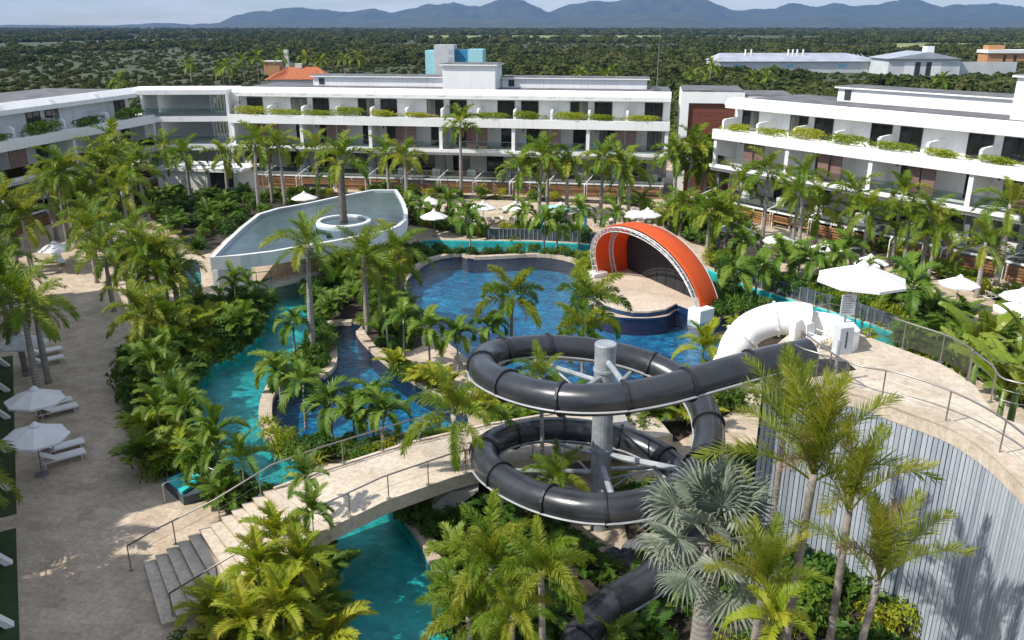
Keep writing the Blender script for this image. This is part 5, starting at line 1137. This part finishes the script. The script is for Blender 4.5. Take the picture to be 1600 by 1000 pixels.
bed(px([(640, 798), (700, 780), (760, 760), (820, 760), (760, 800), (690, 830), (665, 850)]), [('broad', 5), ('archd', 1)], 'under the footbridge beside the river', 10, .8, 1.2)
bed(px([(305, 1010), (345, 975), (405, 920), (458, 868), (492, 858), (500, 900), (508, 960), (518, 1040), (240, 1040)]), [('archb', 4), ('mid', 3), ('arch', 3), ('broad', 2)], 'beside the steps at the river bank', 30, .9, 1.4)
bed(px([(760, 640), (830, 640), (960, 660), (1070, 658), (1060, 640), (1140, 600), (1150, 640), (1060, 690), (900, 690), (770, 680)]), [('mid', 2), ('arch', 3), ('archb', 3), ('bladeb', 1)], 'inside the slide coils behind the column', 22, .9, 1.5)
bed(px([(960, 760), (1100, 740), (1200, 730), (1300, 780), (1380, 880), (1440, 1000), (1450, 1060), (1010, 1060), (1000, 920)]), [('mid', 3), ('bright', 2), ('broad', 3)], 'on the ground before the tower wall', 44, .9, 1.6)
bed(px([(140, 300), (235, 300), (235, 330), (200, 350), (150, 345)]), [('mid', 2), ('arch', 3), ('broad', 2)], 'under the palms at the left corner', 14, .9, 1.4)
# plants leaning over the river's plaza bank
bank = seg('lazy_river', (298, 690), (402, 462)); acc = 0
for i in range(1, len(bank)):
    acc += (bank[i]-bank[i-1]).length
    if acc > .75:
        acc = 0; t_ = (bank[i]-bank[i-1]).normalized(); nn = Vector((-t_.y, t_.x)); nn = -nn if inside(bank[i]+nn*.3, LRV) else nn
        shrub(SRNG.choice(('bladed', 'bladed', 'blade', 'broad')), (bank[i].x+nn.x*.35, bank[i].y+nn.y*.35, .0), SRNG.uniform(.55, .8), 'leaning over the plaza bank of the river')
for i, (u_, o_) in enumerate(((ua+.3, 2.2), (ua+1.6, 1.4), (ub-.6, 1.9), (ua+2.6, 2.6))):
    q = gA+gd*u_+gn*o_; palm('royal', (q.x, q.y, 0), 3.6+.3*i, 'royal palm on the lawn beside the link block', 'palms on the lawn by the link block', scale=1.1)
# ------------------------------------------------------------------ palms
ROW = 'royal palm with grey trunk before the fences of the centre wing'; RG = 'royal palms before the centre wing'
for bx, by, cy in ((270, 304, 232), (299, 318, 243), (357, 308, 245), (405, 330, 222), (446, 322, 226), (426, 318, 236), (498, 312, 236), (608, 304, 242), (636, 318, 246), (842, 343, 243), (885, 342, 258), (938, 344, 250), (967, 346, 256), (981, 346, 266), (855, 335, 250)):
    palm_px('royal_far', bx, by, cy, ROW, RG, scale=1.12)
ordinal([o for o in col.objects if o.get('group') == RG], lambda o: o.location.x, 'royal palm before the centre wing fences, {} from the gallery end', RG)
palm_px('royal_far', 721, 306, 192, 'tallest royal palm, its crown reaching the planter ledge of the centre wing', scale=1.15)
palm_px('royal_far', 807, 347, 262, 'royal palm with drooping yellowish fronds beside the lounger strip', scale=1.1)
RR_ = 'royal palm with pale trunk on the paving before the right wing'; RRG = 'royal palms before the right wing'
for bx, by, cy in ((1148, 372, 285), (1190, 386, 266), (1235, 410, 302), (1246, 400, 276), (1272, 392, 328), (1322, 392, 300), (1345, 420, 330), (1392, 415, 303), (1438, 430, 335), (1450, 438, 362), (1525, 465, 380), (1410, 425, 345)):
    palm_px('royal_far' if by < 400 else 'royal', bx, by, cy, RR_, RRG, scale=1.05)
ordinal([o for o in col.objects if o.get('group') == RRG], lambda o: o.location.x, 'royal palm on the paving before the right wing, {} from the stair tower', RRG)
palm_px('royal', 1556, 445, 320, 'thick-trunked royal palm with ragged crown before the right wing', scale=1.2, bulge=.14)
for bx, by, cy in ((1053, 322, 240), (1096, 314, 236), (1075, 322, 228), (1100, 320, 262), (1124, 312, 240), (1086, 316, 250)):
    palm_px('royal_far', bx, by, cy, 'royal palm standing before the louvred stair tower', 'palms before the stair tower', scale=1.2)
for bx, by, cy in ((1062, 368, 325), (1085, 372, 330), (1104, 402, 330), (1120, 400, 342), (1133, 390, 335), (1045, 362, 330)):
    palm_px('royal_far', bx, by, cy, 'bushy short palm just behind the orange stage shell', 'palms behind the stage', scale=.95, nf=16)
LP_ = 'royal palm beside the shaded left wing'; LPG = 'royal palms by the left wing'
for bx, by, cy in ((195, 330, 222), (180, 345, 245), (212, 352, 268), (228, 338, 258), (165, 345, 262), (108, 388, 275), (137, 388, 308), (120, 388, 262), (90, 375, 300), (28, 420, 312), (50, 425, 345), (5, 420, 345), (150, 408, 340), (175, 385, 310), (205, 390, 300)):
    palm_px('royal_far' if by < 380 else 'royal', bx, by, cy, LP_, LPG, scale=1.2)
GP = 'royal palm in the dense palm group beside the sunlit paving'; GG = 'palm group on the plaza'
for bx, by, cy in ((152, 442, 362), (178, 486, 395), (240, 508, 392), (256, 512, 400), (282, 505, 412), (270, 520, 440), (232, 560, 490), (268, 560, 500), (225, 470, 365), (205, 480, 420)):
    palm_px('royal', bx, by, cy, GP, GG, scale=1.05, nf=16)
palm_px('royal', 68, 652, 474, 'tall royal palm with a thick grey trunk beside the plaza parasols', scale=1.1)
palm_px('royal', 76, 598, 478, 'royal palm with brown-footed trunk behind the plaza parasols', scale=1.05)
palm_px('royal', 40, 580, 440, 'royal palm above the farthest plaza parasol', scale=1.05)
palm_px('royal', 15, 520, 415, 'royal palm at the far end of the lawn strip', scale=1.05)
palm_px('royal', 490, 558, 385, 'tall slender royal palm on the island before the pavilion', scale=1.15)
palm_px('royal', 575, 522, 400, 'royal palm between plunge pool and pavilion', scale=1.15, nf=17)
palm_px('royal', 627, 484, 400, 'royal palm at the left rim of the main pool', scale=1.2, nf=16)
palm_px('royal', 597, 500, 425, 'low leaning palm beside the left rim of the main pool', scale=1.1)
palm_px('foxtail', 799, 562, 462, 'bushy palm with browning fronds standing before the main pool', scale=.85)
palm_px('foxtail', 926, 560, 470, 'bushy palm before the stage with drooping golden fronds', scale=.85)
palm_px('foxtail', 910, 585, 515, 'short bushy palm just behind the slide column', scale=.75)
palm_px('areca', 1093, 600, 545, 'yellow-green palm between the white slide and the dark slide', scale=1.0, nf=12)
YP = 'small palm with thin trunk and arching dark fronds on the terrace by the plunge pool'; YG = 'small palms on the terrace'
for bx, by, cy in ((672, 582, 512), (716, 585, 522), (763, 572, 512), (632, 575, 498), (606, 545, 480)): palm_px('young', bx, by, cy, YP, YG, scale=1.15)
YP2 = 'small palm growing at the rim of the plunge pool'; YG2 = 'small palms by the plunge pool'
for bx, by, cy in ((462, 556, 502), (440, 632, 578), (478, 668, 602), (520, 690, 628), (555, 692, 640), (600, 706, 640), (585, 690, 620), (430, 610, 572)): palm_px('young', bx, by, cy, YP2, YG2, scale=1.2)
AP = 'slender green areca palm in the hedge between plaza and river'; AG = 'areca palms in the hedge'
for bx, by, cy in ((250, 640, 560), (255, 712, 640), (300, 718, 640), (285, 690, 620), (352, 760, 672), (345, 775, 700), (318, 770, 715), (385, 790, 720), (372, 505, 440), (390, 495, 445), (220, 620, 570), (262, 600, 545)):
    palm_px('areca_green', bx, by, cy, AP, AG, scale=1.1, nf=9)
SP_ = 'small palm among shrubs around the back channel'; SG = 'small palms by the back channel'
for bx, by, cy in ((735, 392, 345), (730, 372, 330), (640, 345, 322), (700, 345, 315), (850, 395, 345), (870, 390, 350), (905, 385, 330), (820, 365, 330), (660, 360, 325), (1000, 345, 315), (960, 365, 335)): palm_px('young', bx, by, cy, SP_, SG, scale=1.5)
for bx, by, cy in ((1145, 470, 425), (1180, 462, 420), (1215, 440, 395), (1260, 455, 405), (1300, 440, 400), (1340, 470, 425), (1240, 430, 400), (1410, 470, 430), (1160, 410, 375), (1320, 420, 390)): palm_px('young', bx, by, cy, 'small palm between right channel and lounger paving', 'small palms by the right channel', scale=1.5)
palm_px('young', 1415, 520, 448, 'small leaning palm behind the meshed platform railing', scale=1.7)
# date palm growing out of the pavilion roof
dp = palm('date', (PQ.x, PQ.y, PZ), height_at(Vector((PQ.x, PQ.y, 0)), 250)-PZ, 'date palm with rough scaly trunk growing through the pavilion roof', fr='royal_far', nf=15, scale=1.05, lean=(0.1, 0), tr=.30)
tr_ = [c for c in dp.children if c.name.startswith('trunk')][0]; hh = height_at(Vector((PQ.x, PQ.y, 0)), 250)-PZ
m = MB()
for k in range(int(hh/.09)):
    for j in range(7):
        a = j*6.283/7+k*.45; z = k*.09; r_ = .30*(1-.12*z/hh); m.add([(r_*math.cos(a-.2), r_*math.sin(a-.2), z), (r_*math.cos(a+.2), r_*math.sin(a+.2), z), ((r_+.09)*math.cos(a), (r_+.09)*math.sin(a), z+.20)], [(0, 1, 2)])
m.build('bark_scales', M['bark'], tr_)['kind'] = 'stuff'
# foreground palms
def P3(px_, py_, y): # point on the ray at ground distance y
    u = (px_-800)/FPX; v = (py_-500)/FPX; dy = CT-v*ST; s = y/dy; return Vector((u*s, y, H+(-ST-v*CT)*s))
def fore(kind, px_, py_, y, label, **kw):
    q = P3(px_, py_, y); b = Vector((q.x, q.y, 0)); return palm(kind, b, q.z, label, None, **kw)
palm_px('queen', 713, 806, 650, 'feathery palm with a slim bare trunk beside the footbridge', scale=.98, nf=15)
fore('queen', 765, 880, 22.2, 'dense feathery palm below the dark slide coil by the river', scale=.85, nf=20)
fore('queen', 850, 890, 20.5, 'feathery palm beside the lower end of the dark slide', scale=.72, nf=18)
fore('queen', 735, 965, 21.0, 'low feathery palm overhanging the turquoise river', scale=.68, nf=16)
fore('queen', 800, 960, 19.5, 'small feathery palm between river and slide end', scale=.6, nf=14)
fore('queen', 870, 745, 28.0, 'feathery palm growing up through the lower slide coil', scale=.62, nf=14)
fore('queen', 850, 590, 31.0, 'feathery palm rising inside the upper slide coil', scale=.62, nf=12)
for px_, py_, y, l in ((430, 840, 23.5, 'golden areca palm at the top of the stone steps'), (475, 745, 26.5, 'green areca palm rising above the footbridge edge'), (400, 890, 22.5, 'golden areca palm beside the lower stone steps'), (470, 880, 22.8, 'golden areca palm above the river bank by the steps'), (440, 950, 21.3, 'broad golden areca palm over the river bank below the steps'), (390, 975, 21.0, 'golden areca palm near the foot of the steps'), (485, 800, 24.6, 'tall areca palm beside the stair railing')):
    fore('areca' if 'golden' in l else 'areca_green', px_, py_, y, l, scale=.76, nf=15)
# silver fan palm
def fan_mesh(seed):
    rg_ = random.Random(seed); m = MB(); n = 34; Rr = .98
    m.tube([(0, 0, 0), (.6, 0, .06), (1.25, 0, .05)], [.035, .03, .02], 5)
    c = Vector((1.2, 0, .05))
    for i in range(n):
        a = -2.45+4.9*(i+.5)/n; L_ = Rr*(1.0-.16*abs(a)/2.45)*rg_.uniform(.92, 1.06); d = Vector((math.cos(a), math.sin(a), .18*math.cos(a*2))).normalized(); s = Vector((-math.sin(a), math.cos(a), 0))
        w1 = L_*.5*math.tan(2.45/n)*.92; fold = .035*(1 if i % 2 else -1); p1 = c+d*L_*.5; p2 = c+d*L_*.8+Vector((0, 0, -.05)); p3 = c+d*L_*.97+Vector((0, 0, -.14-.25*rg_.random()))
        m.add([c, p1-s*w1+Vector((0, 0, -fold)), p1+s*w1+Vector((0, 0, fold)), p2+s*w1*.55, p2-s*w1*.55, p3], [(0, 1, 2), (1, 4, 3, 2), (4, 5, 3)])
    return m.mesh('fan_leaf', M['leaf_silver'])
FAN = [fan_mesh(i) for i in range(3)]
q = P3(1108, 838, 17.9); sf = empty('fan_palm', (q.x, q.y, 0), 0, 'silver-blue fan palm with stout grey trunk in front of the tower wall', 'palm')
link('trunk', trunk_mesh(q.z-.3, .34, .25, 0, (.1, 0)), sf); rg_ = random.Random(12)
m = MB()
for k in range(16): a = k*2.4; m.add([(.22*math.cos(a-.35), .22*math.sin(a-.35), -.9+k*.06), (.22*math.cos(a+.35), .22*math.sin(a+.35), -.9+k*.06), (.36*math.cos(a+.05), .36*math.sin(a+.05), -.25+k*.06)], [(0, 1, 2)])
m.build('leaf_bases', M['bark'], sf, (.1, 0, q.z))
for i in range(24):
    el = R(78-i*4.6); link('fan_leaf', FAN[i % 3], sf, (.1, 0, q.z-.015*i), (rg_.uniform(-.25, .25), -el, i*2.399), rg_.uniform(.92, 1.12))
# palms before the tower wall
fore('date', 1262, 735, 18.6, 'tall date palm with upright ragged fronds before the tower wall', nf=15, scale=1.05, levels=2.5, tr=.13)
fore('date', 1352, 905, 16.6, 'young date palm with few upright fronds against the concrete wall', nf=9, scale=.85, levels=2.2, tr=.10)
fore('date', 1330, 790, 17.6, 'slim date palm with arching fronds between its taller neighbour and the wall', nf=9, scale=.9, levels=2.4, tr=.11)
fore('date', 1185, 905, 16.0, 'bright palm tuft beside the silver fan palm', fr='date', nf=13, scale=.60, levels=3, tr=.12)
fore('areca', 1205, 965, 15.2, 'bright low palm under the silver fan leaves', nf=10, scale=.62)
fore('date', 1225, 660, 21.5, 'date palm with orange-tipped fronds near the slide mouth', nf=9, scale=.75, levels=2.0, tr=.11)
for par_ in [o for o in col.objects if o.get('label', '').startswith(('young date palm', 'tall date palm'))]:
    for i in range(3): fo_ = [c for c in par_.children if c.name.startswith('frond')][0]; link('dry_frond', FR['dry'][0][0], par_, fo_.location, (0, rg_.uniform(-.5, .1), rg_.uniform(0, 6.28)), rg_.uniform(.8, 1.2))
# banana-like leaves behind the platform railing
def paddle(seed):
    rg_ = random.Random(seed); m = MB(); K = 14; L_ = 2.6; prev = None; pos = Vector((0, 0, 0)); el = R(82)
    spine = []
    for i in range(K+1): spine.append((pos.copy(), el)); el -= R(3.2+.25*i); pos = pos+Vector((math.cos(el), 0, math.sin(el)))*L_/K
    m.tube([p for p, e in spine], [.05*(1-.8*i/K) for i in range(K+1)], 5)
    for s in (-1, 1):
        for i in range(3, K):
            p0, e0 = spine[i]; p1, e1 = spine[i+1]; f = (i-3)/(K-3); w0 = .36*math.sin(math.pi*min(.97, .12+.80*f))**.6; w1 = .36*math.sin(math.pi*min(.97, .12+.80*(f+1/(K-3))))**.6
            dr = rg_.uniform(.0, .10); g_ = rg_.choice((0, 0, .06)); n0 = Vector((-math.sin(e0), 0, math.cos(e0)))
            a = p0+Vector((0, s*w0, 0))+n0*.08-Vector((0, 0, dr)); b = p1.lerp(p0, g_)+Vector((0, s*w1, 0))+n0*.08-Vector((0, 0, dr)); mm0 = p0+Vector((0, s*w0*.5, 0))+n0*.09; mm1 = p1.lerp(p0, g_*.5)+Vector((0, s*w1*.5, 0))+n0*.09
            m.add([p0, mm0, mm1, p1, a, b], [(0, 1, 2, 3), (1, 4, 5, 2)])
    return m.mesh('leaf', M['leaf_banana'])
PAD = [paddle(i) for i in range(3)]
for i, (px_, py_, y, nl) in enumerate(((1505, 590, 31.0, 8), (1570, 610, 28.5, 9), (1600, 560, 31.5, 8), (1530, 545, 34.0, 7), (1620, 650, 26.5, 7))):
    q = P3(px_, py_, y); r = empty('banana_plant', (q.x, q.y, 0), rg_.uniform(0, 6), 'tall banana plant with broad paddle leaves behind the platform', 'plant', 'banana plants behind the platform')
    st_ = MB(); st_.tube([(0, 0, 0), (0, 0, q.z*.6), (0, 0, q.z)], [.2, .15, .09], 8); st_.build('stem', M['shaft_green'], r, smooth=True)
    for k in range(nl): link('leaf', PAD[k % 3], r, (0, 0, q.z-.05*k), (rg_.uniform(-.2, .2), rg_.uniform(-.15, .35), k*2.2+rg_.uniform(-.4, .4)), rg_.uniform(.85, 1.15))
# coconut palms beyond the hotel
for bx, by, cy in ((300, 133, 100), (360, 134, 104), (383, 133, 96), (405, 132, 92), (445, 128, 88), (478, 130, 92), (505, 128, 96), (540, 130, 95), (560, 131, 92), (350, 132, 108), (190, 150, 128), (905, 134, 116), (940, 135, 120), (955, 134, 112), (1080, 140, 118), (1108, 138, 104), (1175, 140, 124), (1100, 142, 125), (1470, 145, 128), (860, 133, 118), (1195, 142, 122)):
    palm_px('coconut', bx, by, cy, 'coconut palm in the scrub just behind the hotel roofs', 'coconut palms behind the hotel', scale=1.0, nf=13)
# boulders by the slide
def rock_mesh(seed):
    bm_ = bmesh.new(); bmesh.ops.create_icosphere(bm_, subdivisions=2, radius=1)
    for v in bm_.verts: v.co *= 1+.32*noise.noise(v.co*1.3+Vector((seed*7, 0, 0))); v.co.z *= .65
    me = bpy.data.meshes.new('boulder'); bm_.to_mesh(me); bm_.free(); me.materials.append(M['rock']); return me
RK = [rock_mesh(i) for i in range(3)]
for i, (px_, py_) in enumerate(((610, 702), (622, 696), (636, 700), (690, 790), (675, 802), (705, 795), (960, 872), (985, 885), (1000, 868), (940, 895))):
    p = at(px_, py_); tag(link('boulder', RK[i % 3], None, p+Vector((0, 0, .2)), (0, 0, i*1.3), .35+.2*((i*7) % 3)), 'dark boulder set among plants beside footbridge and slide', 'rock', 'boulders by footbridge and slide')
# curved planter rim with ivy at the foot of the slide
rim = [p.xy for p in spline([at(975, 1000), at(990, 970), at(1020, 950), at(1060, 940), at(1100, 945)], 5)]; o = rim[0]; m = MB(); m.prism([p-o for p in rim]+[p-o+Vector((.25, -.5)) for p in rim[::-1]], 0, .7); tag(m.build('planter_rim', M['concrete'], None, (o.x, o.y, 0)), 'curved pale concrete planter rim under the end of the slide', 'planter')
# ------------------------------------------------------------------ which one is which: count along each row from something one can find
def count_from(grp, text, ref):
    ob = [o for o in col.objects if o.get('group') == grp and o.parent is None]; ref = Vector(ref[:2])
    for i, o in enumerate(sorted(ob, key=lambda o: (o.location.xy-ref).length)): o['label'] = text.format(ORD[i])
gal = on(LFT, LL, 0); tow = on(CEN, CL+5, 0); stp = S0F
count_from('royal palms by the left wing', 'royal palm beside the shaded left wing, {} from the gallery', gal)
count_from('palm group on the plaza', 'royal palm in the dense plaza palm group, {} from the pavilion tip', at(328, 470))
count_from('areca palms in the hedge', 'slender areca palm in the river hedge, {} from the stone steps', stp)
count_from('small palms by the plunge pool', 'small palm at the plunge pool rim, {} from the footbridge steps', stp)
count_from('small palms on the terrace', 'small thin-trunked palm on the terrace by the plunge pool, {} from the slide coils', at(760, 600))
count_from('small palms by the back channel', 'small palm among shrubs of the back channel, {} from the stage', at(935, 432))
count_from('small palms by the right channel', 'small palm between right channel and loungers, {} from the stage', at(1097, 489))
count_from('banana plants behind the platform', 'banana plant with paddle leaves behind the platform, {} from the big parasol', at(1334, 518))
count_from('palms before the stair tower', 'royal palm before the louvred stair tower, {} from the stage', at(1000, 430))
count_from('palms behind the stage', 'bushy short palm behind the orange shell, {} from the stage', at(1000, 430))
count_from('palms on the lawn by the link block', 'royal palm on the lawn by the link block, {} from the stone steps', stp)
count_from('leaning posts on the lawn', 'leaning white post on the lawn strip, {} from the stone steps', stp)
count_from('parasols by the left wing', 'white parasol among palms near the left wing, {} from the gallery', gal)
count_from('loungers by the left wing', 'white lounger in palm shade near the left wing, {} from the gallery', gal)
count_from('parasols before the centre wing', 'white parasol before the centre wing fences, {} from the stair tower', tow)
count_from('loungers before the centre wing', 'white lounger before the centre wing, {} from the stair tower', tow)
count_from('parasols before the right wing', 'white parasol before the right wing fences, {} from the stair tower', tow)
count_from('loungers before the right wing', 'white lounger on the paving before the right wing, {} from the stair tower', tow)
count_from('boulders by footbridge and slide', 'dark boulder beside footbridge and slide, {} from the stone steps', stp)
# ------------------------------------------------------------------ air between here and the hills
hz = MB(); hz.box(-24000, 24000, -2000, 16500, -3, 620)
m_ = bpy.data.materials.new('haze'); m_.use_nodes = True; n_ = m_.node_tree; n_.nodes.remove(n_.nodes['Principled BSDF'])
pvn = n_.nodes.new('ShaderNodeVolumePrincipled'); pvn.inputs['Color'].default_value = (.20, .36, .68, 1); pvn.inputs['Density'].default_value = 6.5e-5; pvn.inputs['Anisotropy'].default_value = 0.0
n_.links.new(pvn.outputs[0], n_.nodes['Material Output'].inputs['Volume'])
tag(hz.build('haze', m_), kind='stuff')
